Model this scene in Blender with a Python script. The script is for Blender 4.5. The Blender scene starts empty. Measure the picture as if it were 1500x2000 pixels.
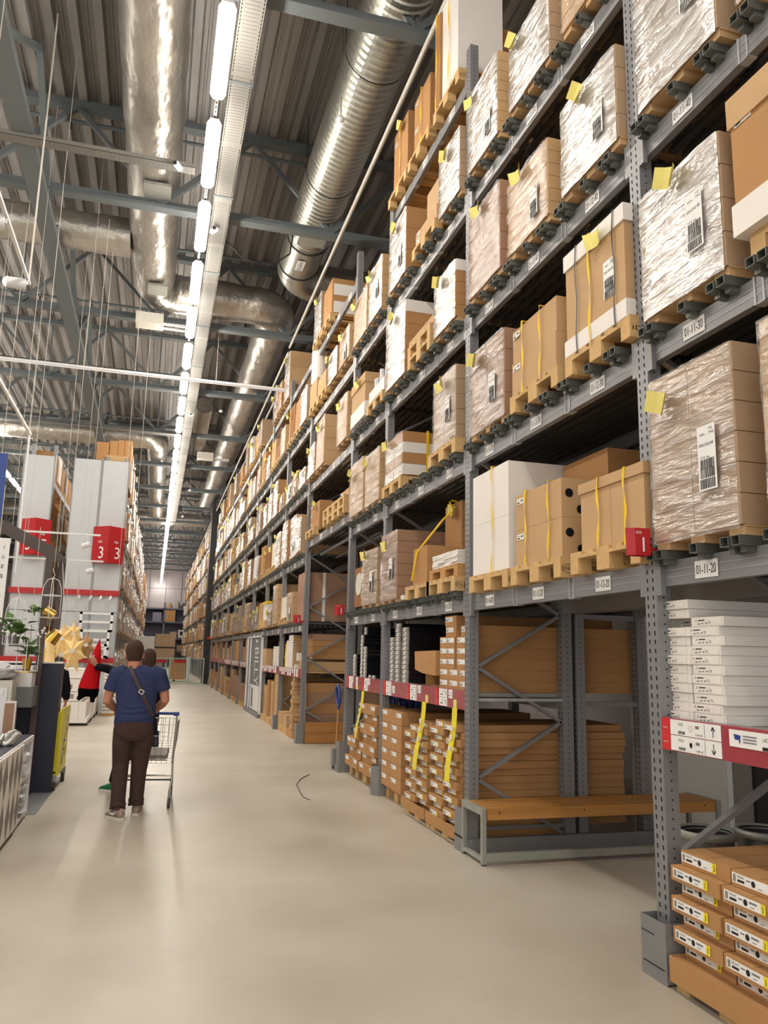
import bpy, bmesh, math, random
from mathutils import Vector, Matrix, noise
C = bpy.context.scene.collection
S = bpy.context.scene
PI = math.pi
R = random.Random(7)

# ---------------------------------------------------------------- materials
def lin(h):
    h = h.lstrip('#'); r = []
    for i in (0, 2, 4):
        c = int(h[i:i+2], 16) / 255
        r.append(c / 12.92 if c <= .04045 else ((c + .055) / 1.055) ** 2.4)
    return (*r, 1)
MATS = {}
def mat(name, col, rough=.6, metal=0., spec=.5, bump=0., bscale=30., bstretch=(1, 1, 1), var=0., vscale=4., coat=0., emis=None, estr=0., sheen=0.):
    m = bpy.data.materials.new(name); m.use_nodes = True
    nt = m.node_tree; b = nt.nodes['Principled BSDF']
    b.inputs['Base Color'].default_value = lin(col); b.inputs['Roughness'].default_value = rough
    b.inputs['Metallic'].default_value = metal; b.inputs['Specular IOR Level'].default_value = spec
    b.inputs['Coat Weight'].default_value = coat
    if emis:
        b.inputs['Emission Color'].default_value = lin(emis); b.inputs['Emission Strength'].default_value = estr
    if bump or var:
        tc = nt.nodes.new('ShaderNodeTexCoord'); mp = nt.nodes.new('ShaderNodeMapping')
        nt.links.new(tc.outputs['Object'], mp.inputs['Vector']); mp.inputs['Scale'].default_value = bstretch
    if bump:
        n = nt.nodes.new('ShaderNodeTexNoise'); n.inputs['Scale'].default_value = bscale; n.inputs['Detail'].default_value = 3
        bp = nt.nodes.new('ShaderNodeBump'); bp.inputs['Strength'].default_value = bump; bp.inputs['Distance'].default_value = .06 if name == 'foil' else .02
        nt.links.new(mp.outputs[0], n.inputs['Vector']); nt.links.new(n.outputs['Fac'], bp.inputs['Height'])
        nt.links.new(bp.outputs[0], b.inputs['Normal'])
    if var:
        n = nt.nodes.new('ShaderNodeTexNoise'); n.inputs['Scale'].default_value = vscale; n.inputs['Detail'].default_value = 4
        nt.links.new(mp.outputs[0], n.inputs['Vector'])
        mx = nt.nodes.new('ShaderNodeMix'); mx.data_type = 'RGBA'; mx.blend_type = 'MULTIPLY'
        mx.inputs[0].default_value = 1
        cr = nt.nodes.new('ShaderNodeMapRange'); cr.inputs[1].default_value = .3; cr.inputs[2].default_value = .7
        cr.inputs[3].default_value = 1 - var; cr.inputs[4].default_value = 1
        nt.links.new(n.outputs['Fac'], cr.inputs[0]); mx.inputs[6].default_value = lin(col)
        nt.links.new(cr.outputs[0], mx.inputs[7]); nt.links.new(mx.outputs[2], b.inputs['Base Color'])
    MATS[name] = m; return m

mat('card', 'b98b5c', .75, spec=.25, var=.1, vscale=2.5, bump=.06, bscale=60)
mat('card_light', 'c9a57a', .75, spec=.25, var=.1, vscale=2.5)
mat('card_dark', '9c6b42', .8, spec=.2, var=.12, vscale=2.5)
mat('card_pale', 'b3977a', .7, spec=.3, var=.08)
mat('card_pink', 'a8836a', .7, spec=.3, var=.08)
mat('card_white', 'ece6e0', .6, spec=.35, var=.04)
mat('card_seam', '6e4a2c', .9)
mat('card_grey', '8f887e', .7)
mat('paper', 'efeeec', .6, spec=.3)
mat('ink', '1c1c1e', .7)
mat('ink_soft', '77777a', .7)
mat('tag_yellow', 'e9dc86', .7, spec=.2)
mat('strap_yellow', 'f2c813', .5)
mat('banner_yellow', 'f0de3a', .45)
mat('label_yellow', 'f0dc2c', .5)
mat('strap_black', '1e1c1d', .5)
mat('wood', 'c99a62', .75, spec=.25, var=.25, vscale=3, bstretch=(1, 6, 6))
mat('wood_pale', 'd8b27c', .75, spec=.25, var=.2, vscale=3, bstretch=(1, 6, 6))
mat('bench_wood', 'c28a4a', .5, spec=.4, var=.25, vscale=2, bstretch=(.6, 9, 9))
mat('plank', 'c0874c', .6, spec=.3, var=.3, vscale=1.6, bstretch=(.7, 1, 5))
mat('steel', '8f8f92', .42, metal=.35, var=.08, vscale=1.5)
mat('steel_edge', 'b3b6ba', .4, metal=.3)
mat('steel_dark', '383635', .6, metal=.2)
mat('hole', '1a1a1c', .9, spec=.1)
mat('channel', '6a6d68', .45, metal=.4)
mat('guard', '8b8b8c', .5, metal=.2, var=.12, vscale=5)
mat('galv', 'a9aaa2', .45, metal=.35, var=.15, vscale=9)
mat('truss', '6b7275', .6, metal=.1)
mat('deck', 'a5a29f', .5, metal=.1, var=.3, vscale=1.4, bstretch=(2.2, .35, 1))
mat('duct', 'bfbeb4', .34, metal=.9, var=.12, vscale=2)
mat('foil', 'cbc6be', .36, metal=.85, bump=1., bscale=3, bstretch=(1, .6, 1), var=.2, vscale=1.5)
mat('tray', '83807a', .5, metal=.2)
mat('cream', 'd5d1c6', .5)
mat('white', 'e8e8ea', .45)
mat('panel', 'c6cace', .5, var=.03)
mat('red', 'b3181c', .45)
mat('rail_red', 'a03a44', .35, coat=.4)
mat('sign_red', 'b51c24', .5)
mat('rail_bright', 'cf2f33', .4)
mat('black', '131214', .55)
mat('black_gloss', '19181c', .25)
mat('black_plush', '0e0d0e', .95, spec=.05, bump=.4, bscale=120)
mat('red_felt', 'c8121d', .85, spec=.2, bump=.3, bscale=60)
mat('navy_wall', '23263a', .5)
mat('brown_frame', '4d3f3d', .5)
mat('blue', '24418c', .4)
mat('shirt', '353c5e', .85, spec=.15, bump=.15, bscale=9, bstretch=(1, 1, 2.5), var=.1, vscale=6)
mat('trousers', '4a3833', .85, spec=.15, bump=.2, bscale=9, bstretch=(1, 1, 2), var=.15, vscale=8)
mat('dark_cloth', '17161b', .85, spec=.15)
mat('skin', 'c0846a', .55, spec=.35, var=.08, vscale=14)
mat('hair', '40291f', .95, bump=.4, bscale=90)
mat('leather', '3b2724', .5)
mat('shoe', '9a8577', .7)
mat('shoe_sole', 'd7cfc6', .6)
mat('shoe_green', '1f7a52', .6)
mat('rubber', '4a4542', .7)
mat('chrome', 'b9bab6', .25, metal=.8)
mat('cart_side', '837f73', .4, metal=.3)
mat('gold', 'c8a24c', .22, metal=.9)
mat('leaf', '567a3a', .6, var=.3, vscale=20)
mat('flower', 'f2eef0', .7)
mat('yellow_cart', 'e8d820', .4)
mat('blue_grey', '5f6478', .6)
mat('plastic_bag', 'cfcfd3', .15, spec=.8, bump=.8, bscale=14)
mat('gate', 'a9c4b4', .45, metal=.1)
mat('wall_grey', 'b9b1b2', .7)
mat('wall_lilac', '7f7d92', .7)
mat('grey_panel', '77787b', .6)
mat('diamond', '857f7a', .6)
mat('tube', 'ffffff', .5, emis='fff7ea', estr=14)
mat('spot', 'ffffff', .5, emis='ffe6b8', estr=40)
mat('star', 'dcc08a', .8, emis='ffcf80', estr=.05)
mat('bin', '7b7a78', .35, metal=.5)
mat('liner', '26262a', .5)
mat('jean', '2f3c5a', .8)

def film_mat(name, lo, hi, rough, col, gl):
    """stretch film: clear sheet with milky streaks, whitened to paint in lamp glare, and a glossy wrinkled surface"""
    m = bpy.data.materials.new(name); m.use_nodes = True; nt = m.node_tree; b = nt.nodes['Principled BSDF']
    b.inputs['Base Color'].default_value = lin(col); b.inputs['Roughness'].default_value = .35
    b.inputs['Specular IOR Level'].default_value = .6
    out = nt.nodes['Material Output']; L = nt.links.new
    tc = nt.nodes.new('ShaderNodeTexCoord'); mp = nt.nodes.new('ShaderNodeMapping')
    mp.inputs['Rotation'].default_value = (.12, 0, 0); mp.inputs['Scale'].default_value = (1, 1, 5)
    n = nt.nodes.new('ShaderNodeTexNoise'); n.inputs['Scale'].default_value = 3.2; n.inputs['Detail'].default_value = 3.5; n.inputs['Roughness'].default_value = .55
    n.inputs['Distortion'].default_value = .4
    n2 = nt.nodes.new('ShaderNodeTexNoise'); n2.inputs['Scale'].default_value = 28; n2.inputs['Detail'].default_value = 2
    L(tc.outputs['Object'], mp.inputs[0]); L(mp.outputs[0], n.inputs['Vector']); L(tc.outputs['Object'], n2.inputs['Vector'])
    ad = nt.nodes.new('ShaderNodeMath'); ad.operation = 'MULTIPLY_ADD'; ad.inputs[1].default_value = .12; L(n2.outputs['Fac'], ad.inputs[0]); L(n.outputs['Fac'], ad.inputs[2])
    bp = nt.nodes.new('ShaderNodeBump'); bp.inputs['Strength'].default_value = 1; bp.inputs['Distance'].default_value = .035
    L(ad.outputs[0], bp.inputs['Height']); L(bp.outputs[0], b.inputs['Normal'])
    tr = nt.nodes.new('ShaderNodeBsdfTransparent'); mx = nt.nodes.new('ShaderNodeMixShader')
    mr = nt.nodes.new('ShaderNodeMapRange'); mr.inputs[1].default_value = .38; mr.inputs[2].default_value = .66
    mr.inputs[3].default_value = lo; mr.inputs[4].default_value = hi
    L(n.outputs['Fac'], mr.inputs[0]); L(mr.outputs[0], mx.inputs[0]); L(tr.outputs[0], mx.inputs[1]); L(b.outputs[0], mx.inputs[2])
    g = nt.nodes.new('ShaderNodeBsdfGlossy'); g.inputs['Roughness'].default_value = rough; g.inputs['Color'].default_value = (1, 1, 1, 1); L(bp.outputs[0], g.inputs['Normal'])
    m2 = nt.nodes.new('ShaderNodeMixShader'); m2.inputs[0].default_value = gl
    L(mx.outputs[0], m2.inputs[1]); L(g.outputs[0], m2.inputs[2]); L(m2.outputs[0], out.inputs[0])
    MATS[name] = m
film_mat('film', .0, .30, .15, 'e8e4e0', .17)
film_mat('film_glare', .22, .75, .17, 'f4f1ee', .34)  # whiter haze than the clear film, painting in lamp glare

def floor_mat():
    m = mat('floor', 'b4ad9d', .3, spec=.45)
    nt = m.node_tree; b = nt.nodes['Principled BSDF']
    tc = nt.nodes.new('ShaderNodeTexCoord')
    n1 = nt.nodes.new('ShaderNodeTexNoise'); n1.inputs['Scale'].default_value = .9; n1.inputs['Detail'].default_value = 6
    n2 = nt.nodes.new('ShaderNodeTexNoise'); n2.inputs['Scale'].default_value = 70; n2.inputs['Detail'].default_value = 2
    nt.links.new(tc.outputs['Object'], n1.inputs[0]); nt.links.new(tc.outputs['Object'], n2.inputs[0])
    r = nt.nodes.new('ShaderNodeValToRGB'); e = r.color_ramp.elements
    e[0].position = .3; e[0].color = lin('b3a897'); e[1].position = .72; e[1].color = lin('c9c1b3')
    nt.links.new(n1.outputs['Fac'], r.inputs[0])
    mx = nt.nodes.new('ShaderNodeMix'); mx.data_type = 'RGBA'; mx.blend_type = 'MULTIPLY'; mx.inputs[0].default_value = .12
    n3 = nt.nodes.new('ShaderNodeTexNoise'); n3.inputs['Scale'].default_value = 1.7; n3.inputs['Detail'].default_value = 8; n3.inputs['Roughness'].default_value = .7
    mp = nt.nodes.new('ShaderNodeMapping'); mp.inputs['Rotation'].default_value = (0, 0, .5); mp.inputs['Scale'].default_value = (.7, 3, 1); nt.links.new(tc.outputs['Object'], mp.inputs[0]); nt.links.new(mp.outputs[0], n3.inputs[0])
    r3 = nt.nodes.new('ShaderNodeValToRGB'); q = r3.color_ramp.elements; q[0].position = .66; q[0].color = (1, 1, 1, 1); q[1].position = .74; q[1].color = (.72, .69, .66, 1); nt.links.new(n3.outputs['Fac'], r3.inputs[0])
    m0 = nt.nodes.new('ShaderNodeMix'); m0.data_type = 'RGBA'; m0.blend_type = 'MULTIPLY'; m0.inputs[0].default_value = .6
    nt.links.new(r.outputs[0], m0.inputs[6]); nt.links.new(r3.outputs[0], m0.inputs[7]); nt.links.new(m0.outputs[2], mx.inputs[6]); nt.links.new(n2.outputs['Color'], mx.inputs[7]); nt.links.new(mx.outputs[2], b.inputs['Base Color'])
    rr = nt.nodes.new('ShaderNodeMapRange'); rr.inputs[3].default_value = .3; rr.inputs[4].default_value = .52
    nt.links.new(n1.outputs['Fac'], rr.inputs[0]); nt.links.new(rr.outputs[0], b.inputs['Roughness'])
floor_mat()

# ---------------------------------------------------------------- mesh builder
_txt = {}
def text_data(s):
    if s not in _txt:
        cu = bpy.data.curves.new('t', 'FONT'); cu.body = s; cu.size = 1; cu.resolution_u = 3
        o = bpy.data.objects.new('t', cu); C.objects.link(o)
        me = bpy.data.meshes.new_from_object(o.evaluated_get(bpy.context.evaluated_depsgraph_get()))
        vs = [tuple(v.co) for v in me.vertices]; fs = [tuple(p.vertices) for p in me.polygons]
        bpy.data.objects.remove(o); bpy.data.curves.remove(cu); bpy.data.meshes.remove(me)
        _txt[s] = (vs, fs)
    return _txt[s]

class MB:
    def __init__(s): s.v = []; s.f = []; s.m = []; s.sm = []; s.mats = []
    def mi(s, m):
        if m not in s.mats: s.mats.append(m)
        return s.mats.index(m)
    def add(s, vs, fs, m, smooth=False):
        b = len(s.v); s.v += [tuple(v) for v in vs]; k = s.mi(m)
        for f in fs: s.f.append(tuple(b + i for i in f)); s.m.append(k); s.sm.append(smooth)
        return s
    def box(s, x0, x1, y0, y1, z0, z1, m='card', skip=''):
        vs = [(x, y, z) for x in (x0, x1) for y in (y0, y1) for z in (z0, z1)]
        F = {'l': (0, 1, 3, 2), 'r': (4, 6, 7, 5), 'f': (0, 4, 5, 1), 'k': (2, 3, 7, 6), 'b': (0, 2, 6, 4), 't': (1, 5, 7, 3)}
        return s.add(vs, [F[k] for k in F if k not in skip], m)
    def obox(s, c, sx, sy, sz, rz=0, m='card', rx=0, ry=0):
        M = Matrix.Translation(c) @ Matrix.Rotation(rz, 4, 'Z') @ Matrix.Rotation(ry, 4, 'Y') @ Matrix.Rotation(rx, 4, 'X')
        vs = [M @ Vector((x*sx/2, y*sy/2, z*sz/2)) for x in (-1, 1) for y in (-1, 1) for z in (-1, 1)]
        return s.add(vs, [(0, 1, 3, 2), (4, 6, 7, 5), (0, 4, 5, 1), (2, 3, 7, 6), (0, 2, 6, 4), (1, 5, 7, 3)], m)
    def bar(s, a, b, w, h, m='steel', up=(0, 0, 1)):
        a = Vector(a); b = Vector(b); d = (b - a).normalized(); u = Vector(up)
        if abs(d.dot(u)) > .98: u = Vector((0, 1, 0))
        r = d.cross(u).normalized() * (w/2); u = r.cross(d).normalized() * (h/2)
        vs = [p + i*r + j*u for p in (a, b) for i in (-1, 1) for j in (-1, 1)]
        return s.add(vs, [(0, 1, 3, 2), (4, 6, 7, 5), (0, 4, 5, 1), (2, 3, 7, 6), (0, 2, 6, 4), (1, 5, 7, 3)], m)
    def tube(s, pts, r, n=8, m='steel', caps=True, rr=None, smooth=True):
        pts = [Vector(p) for p in pts]; N = len(pts); rings = []
        prev = None
        for i, p in enumerate(pts):
            d = (pts[min(i+1, N-1)] - pts[max(i-1, 0)]).normalized()
            if prev is None:
                u = Vector((0, 0, 1)) if abs(d.z) < .9 else Vector((0, 1, 0))
            else: u = prev
            a = d.cross(u).normalized(); u = a.cross(d).normalized(); prev = u
            q = (rr[i] if rr else r)
            qa, qu = (q if isinstance(q, tuple) else (q, q))
            rings.append([p + a*qa*math.cos(2*PI*k/n) + u*qu*math.sin(2*PI*k/n) for k in range(n)])
        return s.rings(rings, m, caps, smooth)
    def rings(s, rings, m, caps=True, smooth=True):
        n = len(rings[0]); vs = [v for r in rings for v in r]
        fs = [(i*n+k, i*n+(k+1) % n, (i+1)*n+(k+1) % n, (i+1)*n+k) for i in range(len(rings)-1) for k in range(n)]
        s.add(vs, fs, m, smooth)
        if caps:
            s.add(rings[0], [tuple(range(n))[::-1]], m); s.add(rings[-1], [tuple(range(n))], m)
        return s
    def cyl(s, a, b, r, n=12, m='steel', r2=None, caps=True):
        return s.tube([a, b], r, n, m, caps, rr=[r, r if r2 is None else r2])
    def lathe(s, c, prof, n=16, m='steel', caps=True):
        return s.rings([[(c[0]+r*math.cos(2*PI*k/n), c[1]+r*math.sin(2*PI*k/n), c[2]+z) for k in range(n)] for r, z in prof], m, caps)
    def ball(s, c, r, m, n=10, sc=(1, 1, 1)):
        pr = [(max(.001, math.sin(PI*i/n)), -math.cos(PI*i/n)) for i in range(n+1)]
        return s.rings([[(c[0]+r*sc[0]*q*math.cos(2*PI*k/12), c[1]+r*sc[1]*q*math.sin(2*PI*k/12), c[2]+r*sc[2]*z) for k in range(12)] for q, z in pr], m, False)
    def text(s, t, o, xd, yd, h, m='ink', align='c', w=None):
        vs, fs = text_data(t)
        if not vs: return s
        x0 = min(v[0] for v in vs); x1 = max(v[0] for v in vs); y0 = min(v[1] for v in vs); y1 = max(v[1] for v in vs)
        sy = h/(y1-y0); sx = sy if w is None else w/(x1-x0)
        ox = {'c': (x0+x1)/2, 'l': x0}[align]
        o = Vector(o); xd = Vector(xd); yd = Vector(yd)
        return s.add([o + xd*((v[0]-ox)*sx) + yd*((v[1]-(y0+y1)/2)*sy) for v in vs], fs, m)
    def quad(s, a, b, c, d, m): return s.add([a, b, c, d], [(0, 1, 2, 3)], m)
    def mesh(s, name, off=(0, 0, 0)):
        me = bpy.data.meshes.new(name); o = off
        me.from_pydata([(v[0]-o[0], v[1]-o[1], v[2]-o[2]) for v in s.v], [], s.f)
        for k in s.mats: me.materials.append(MATS[k])
        me.polygons.foreach_set('material_index', s.m); me.polygons.foreach_set('use_smooth', s.sm)
        me.update(); return me
    def build(s, name, parent=None, origin=None):
        if parent is not None: off = wloc(parent)
        else: off = origin if origin is not None else s.base()
        o = bpy.data.objects.new(name, s.mesh(name, off)); C.objects.link(o)
        if parent is not None: o.parent = parent
        else: o.location = off
        return o
    def base(s):
        xs = [v[0] for v in s.v]; ys = [v[1] for v in s.v]; zs = [v[2] for v in s.v]
        return ((min(xs)+max(xs))/2, (min(ys)+max(ys))/2, min(zs))
def wloc(o):
    v = Vector((0, 0, 0))
    while o is not None: v += o.location; o = o.parent
    return v
def tag(o, label=None, cat=None, group=None, kind=None):
    if label: o['label'] = label
    if cat: o['category'] = cat
    if group: o['group'] = group
    if kind: o['kind'] = kind
    return o
def thing(name, label, cat, loc=(0, 0, 0), group=None):
    o = bpy.data.objects.new(name, None); C.objects.link(o); o.location = loc; o.empty_display_size = .1
    return tag(o, label, cat, group)
def child(o, mesh, name, loc=(0, 0, 0)):
    c = bpy.data.objects.new(name, mesh); C.objects.link(c); c.parent = o; c.location = loc; return c
def copy_tree(o, parent=None):
    c = o.copy(); C.objects.link(c)
    if parent is not None: c.parent = parent
    for ch in list(o.children): copy_tree(ch, c)
    return c
def struct(mb, name, origin=(0, 0, 0)):
    o = mb.build(name, origin=origin); o['kind'] = 'structure'; return o
ORD = ['first', 'second', 'third', 'fourth', 'fifth', 'sixth', 'seventh', 'eighth', 'ninth', 'tenth', 'eleventh', 'twelfth', 'thirteenth', 'fourteenth', 'fifteenth', 'sixteenth', 'seventeenth', 'eighteenth', 'nineteenth', 'twentieth']
def nth(i):
    if i < 20: return ORD[i]
    t = {2: 'twenty', 3: 'thirty', 4: 'forty'}[(i+1)//10]; u = (i+1) % 10
    return t + '-' + ORD[u-1] if u else {3: 'thirtieth', 4: 'fortieth'}[(i+1)//10]

# ---------------------------------------------------------------- camera
f_, pi_, ya_, ro_ = 1535.26, 0.179898, 0.277677, 0.0216925
A = Matrix(((math.cos(ya_), -math.sin(ya_), 0), (math.sin(ya_), math.cos(ya_), 0), (0, 0, 1)))
B = Matrix(((1, 0, 0), (0, math.cos(pi_), math.sin(pi_)), (0, -math.sin(pi_), math.cos(pi_))))
D = Matrix(((math.cos(ro_), 0, math.sin(ro_)), (0, 1, 0), (-math.sin(ro_), 0, math.cos(ro_))))
W = D @ B @ A
right, fw, up = W[0], W[1], W[2]
cd = bpy.data.cameras.new('camera'); cam = bpy.data.objects.new('camera', cd); C.objects.link(cam)
cam.matrix_world = Matrix(((right[0], up[0], -fw[0], 0), (right[1], up[1], -fw[1], 0), (right[2], up[2], -fw[2], 1.654), (0, 0, 0, 1)))
cd.sensor_fit = 'VERTICAL'; cd.sensor_height = 36; cd.lens = f_*36/2000; cd.clip_start = .05; cd.clip_end = 300
S.camera = cam

# ---------------------------------------------------------------- shell
struct(MB().box(-22, 7.5, -7, 86, -.1, 0, 'floor'), 'floor')
XL = -22
mb = MB()   # corrugated roof deck, ribs along the aisle
P = .36; x = XL
prof = []
while x < 7.5:
    prof += [(x, 10.9), (x+.10, 10.9), (x+.13, 11.02), (x+.19, 11.02), (x+.20, 11.0), (x+.23, 11.0), (x+.24, 11.02), (x+.31, 11.02), (x+.34, 10.9)]
    x += P
n = len(prof)
mb.add([(a, y, z) for y in (-7, 86) for a, z in prof], [(i, i+1, n+i+1, n+i) for i in range(n-1)], 'deck')
struct(mb, 'ceiling')
mb = MB()
mb.box(-22, 7.5, 85.5, 85.7, 0, 11, 'wall_grey')
for i in range(18): mb.box(-20+i*1.6, -19.97+i*1.6, 85.45, 85.5, 3, 11, 'wall_lilac')
mb.box(-22, 7.5, 85.46, 85.5, 8.0, 8.04, 'wall_lilac')
struct(mb, 'wall_back')
struct(MB().box(6.6, 6.8, -7, 86, 0, 11, 'wall_grey'), 'wall_right')
struct(MB().box(-22.2, -22, -7, 86, 0, 11, 'wall_grey'), 'wall_left')
mb = MB(); mb.box(4.60, 5.62, 6.95, 7.05, 0, 2.4, 'cream'); mb.box(5.60, 5.66, 6.92, 6.95, 0, 2.4, 'white'); mb.box(5.66, 5.92, 6.95, 7.05, 0, 2.4, 'card_grey'); mb.box(5.92, 6.08, 6.9, 7.3, 0, 3, 'steel_dark'); mb.box(6.08, 6.6, 7.0, 7.1, 0, 2.4, 'card_grey')
struct(mb, 'wall_inner')

# ---------------------------------------------------------------- roof trusses
for k in range(16):
    Y = 7.5*(1.08 + .665*(k-1))
    if k < 1: continue
    t = thing('roof_truss', 'blue-grey steel lattice truss spanning the hall, %s from the camera' % nth(k-1), 'roof truss', (0, Y, 9.15), 'steel roof trusses across the hall')
    MB().box(XL, 7.2, Y-.1, Y+.1, 9.15, 9.21, 'truss').box(XL, 7.2, Y-.012, Y+.012, 9.21, 9.33, 'truss').build('bottom_chord', t)
    MB().box(XL, 7.2, Y-.1, Y+.1, 10.76, 10.88, 'truss').build('top_chord', t)
    w = MB(); x = -21.4; j = 0
    while x < 6:
        w.bar((x, Y, 9.25), (x+1.5, Y, 10.8), .09, .09, 'truss'); w.bar((x+1.5, Y, 10.8), (x+3., Y, 9.25), .07, .07, 'truss')
        w.bar((x+3., Y, 9.25), (x+3., Y, 10.8), .04, .04, 'truss')
        x += 3.0
    w.build('web', t)
# long girders along the hall
for i, X in enumerate((-2.35, -9.5)):
    t = thing('roof_girder', ['grey steel lattice girder running along the hall over the shop displays', 'grey steel lattice girder running along the hall, furthest to the left'][i], 'roof girder', (X, 40, 9.0))
    MB().box(X-.14, X+.14, -6, 85, 9.0, 9.12, 'truss').build('bottom_chord', t)
    w = MB(); y = -5.6
    while y < 80:
        w.bar((X, y, 9.1), (X, y+2.5, 10.85), .1, .1, 'truss'); w.bar((X, y+2.5, 10.85), (X, y+5, 9.1), .1, .1, 'truss'); y += 5
    w.build('web', t)
# thin sprinkler pipes across
for i, (Y, Z, x0, x1) in enumerate([(7.2, 10.5, -20, -1.4), (9.6, 10.6, -20, 2), (13.2, 10.6, -3, 2.6), (17, 10.5, -20, 2.0), (20.5, 10.5, -20, 6), (25.5, 10.5, -20, 6), (30.6, 10.4, -20, 6), (36, 10.4, -20, 6), (41, 10.4, -20, 6), (47, 10.4, -20, 6)]):
    mb = MB().cyl((x0, Y, Z), (x1, Y, Z), .035, 6, 'truss')
    for q in range(int((x1-x0)/2.6)): mb.cyl((x0+1+q*2.6, Y, Z), (x0+1+q*2.6, Y, Z-.16), .02, 5, 'steel_dark')
    tag(mb.build('sprinkler_pipe'), 'thin dark sprinkler pipe with drop heads across the roof, %s along the hall' % nth(i), 'pipe', 'sprinkler pipes under the roof')

# ---------------------------------------------------------------- light fixtures
proto = None
def make_fixture():
    t = thing('light_fixture', '', 'light fixture', (0, 0, 0), 'tube lights in a row above the aisle')
    b = MB()
    pr = [(-.085, .0), (-.095, -.03), (-.07, -.08), (0, -.095), (.07, -.08), (.095, -.03), (.085, 0)]
    ys = [(.0, .75), (.05, 1), (1.45, 1), (1.5, .75)]
    b.rings([[(x*s, y, z*s) for x, z in pr] for y, s in ys], 'tube', True, True)
    b.build('diffuser', t)
    h = MB().box(-.06, .06, .0, 1.5, .0, .03, 'white'); h.build('housing', t)
    w = MB().cyl((0, .2, .03), (0, .2, .62), .006, 4, 'steel_dark').cyl((0, 1.3, .03), (0, 1.3, .62), .006, 4, 'steel_dark'); w.build('hanger', t)
    return t
fx = make_fixture()
for i in range(39):
    o = fx if i == 0 else copy_tree(fx)
    o.location = (.29, 5.6 + 2.0*i + 1.98 - .01*i*0, 8.55)
    if i == 0: pass
    o['label'] = 'glowing white tube light above the aisle, %s in the row from the camera' % nth(i)
mb = MB().box(.27, .31, -2, 84.5, 8.60, 8.64, 'tray')
q = 7.58
while q < 30:
    for s in range(4): mb.box(.282, .298, q-.30+s*.09, q-.27+s*.09, 8.597, 8.60, 'hole')
    q += 2.0
tag(mb.build('light_rail'), 'long white perforated rail carrying the row of tube lights', 'light rail')
# side rows in neighbouring aisles, left of the shop displays
for r, X in enumerate((-6.17, -12.5)):
    for i in range(24 if r == 0 else 14):
        o = copy_tree(fx); o.location = (X, (1.0 + 2.0*i) if r == 0 else 0 + 4.5*i, 8.55)
        o['group'] = 'tube lights over the left aisles'
        o['label'] = 'tube light in the %s row left of the main aisle, %s along it' % (ORD[r], nth(i))
for i in range(4):  # unseen fixtures added overhead to brighten the near aisle
    o = copy_tree(fx); o.location = (.29, -2.4 + 2.0*i, 8.55); o['label'] = 'added tube light out of view above the camera, %s in its line' % nth(i)
    o['group'] = 'added tube lights above the near aisle'

# ---------------------------------------------------------------- cable trays
mb = MB().box(.43, .73, -2, 46, 8.9, 8.905, 'tray').box(.43, .436, -2, 46, 8.9, 8.98, 'tray').box(.724, .73, -2, 46, 8.9, 8.98, 'tray')
y = 6.0
while y < 34:
    if (y*10) % 15 > 1:
        mb.box(.49, .67, y, y+.012, 8.897, 8.9, 'ink_soft')
        mb.box(.452, .462, y, y+.035, 8.897, 8.9, 'hole'); mb.box(.698, .708, y, y+.035, 8.897, 8.9, 'hole')
    y += .06 if y < 20 else .12
for y in (9.2, 11.9, 14.6, 17.3, 20, 23, 26): mb.box(.42, .74, y, y+.05, 8.89, 8.91, 'truss')
tag(mb.build('cable_tray'), 'long pale perforated cable tray running beside the tube lights', 'cable tray')
mb = MB().box(-14, .1, 11.35, 11.55, 8.95, 8.955, 'tray').box(-14, .1, 11.35, 11.356, 8.95, 9.02, 'tray').box(-14, .1, 11.544, 11.55, 8.95, 9.02, 'tray')
x = -5
while x < .05: mb.box(x, x+.012, 11.38, 11.52, 8.947, 8.95, 'ink_soft'); x += .07
tag(mb.build('cable_tray'), 'pale slotted cable tray crossing the roof from the left', 'cable tray')
mb = MB().box(-14, .2, 26.9, 27.05, 8.9, 8.92, 'tray')
tag(mb.build('cable_tray'), 'thin pale cable tray crossing the roof far beyond the white track', 'cable tray')

# ---------------------------------------------------------------- ducts
def ribbed(c0, c1, r, step, amp, m, n=44):
    c0 = Vector(c0); c1 = Vector(c1); L = (c1-c0).length; N = int(L/step); pts = []; rr = []
    for i in range(N+1):
        for t, a in ((0, 0), (.35, 0), (.5, amp), (.65, 0)):
            pts.append(c0 + (c1-c0)*((i+t)/(N+1))); rr.append(r+a)
    return MB().tube(pts, r, n, m, True, rr=rr, smooth=False)
t = thing('spiral_duct', 'large ribbed round metal air duct high above the racks', 'air duct', (2.4, 8, 9.4))
ribbed((2.4, -5, 9.83), (2.4, 14.2, 9.83), .42, .125, .026, 'duct').build('pipe', t)
mb = MB().cyl((2.4, 14.2, 9.83), (2.4, 15.6, 9.83), .425, 28, 'duct')
for y in (14.3, 15.4): mb.tube([(2.4, y-.02, 9.83), (2.4, y+.02, 9.83)], .44, 28, 'steel_dark')
mb.build('collar', t)
arc = [(2.4, 15.6, 9.83)] + [(3.1-.7*math.cos(a), 15.6+.7*math.sin(a), 9.83) for a in [PI/2*i/8 for i in range(1, 9)]] + [(6.5, 16.3, 9.83)]
MB().tube(arc, .425, 24, 'duct').build('elbow', t)
mb = MB(); mb.box(2.24, 2.40, 14.55, 14.95, 9.385, 9.395, 'paper'); mb.text('AHU-8', (2.32, 14.75, 9.383), (0, 1, 0), (-1, 0, 0) , .09, 'ink', w=.34)
mb.build('duct_label', t)
MB().box(2.1, 2.62, 13.3, 13.9, 9.37, 9.4, 'galv').build('access_hatch', t)
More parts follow.
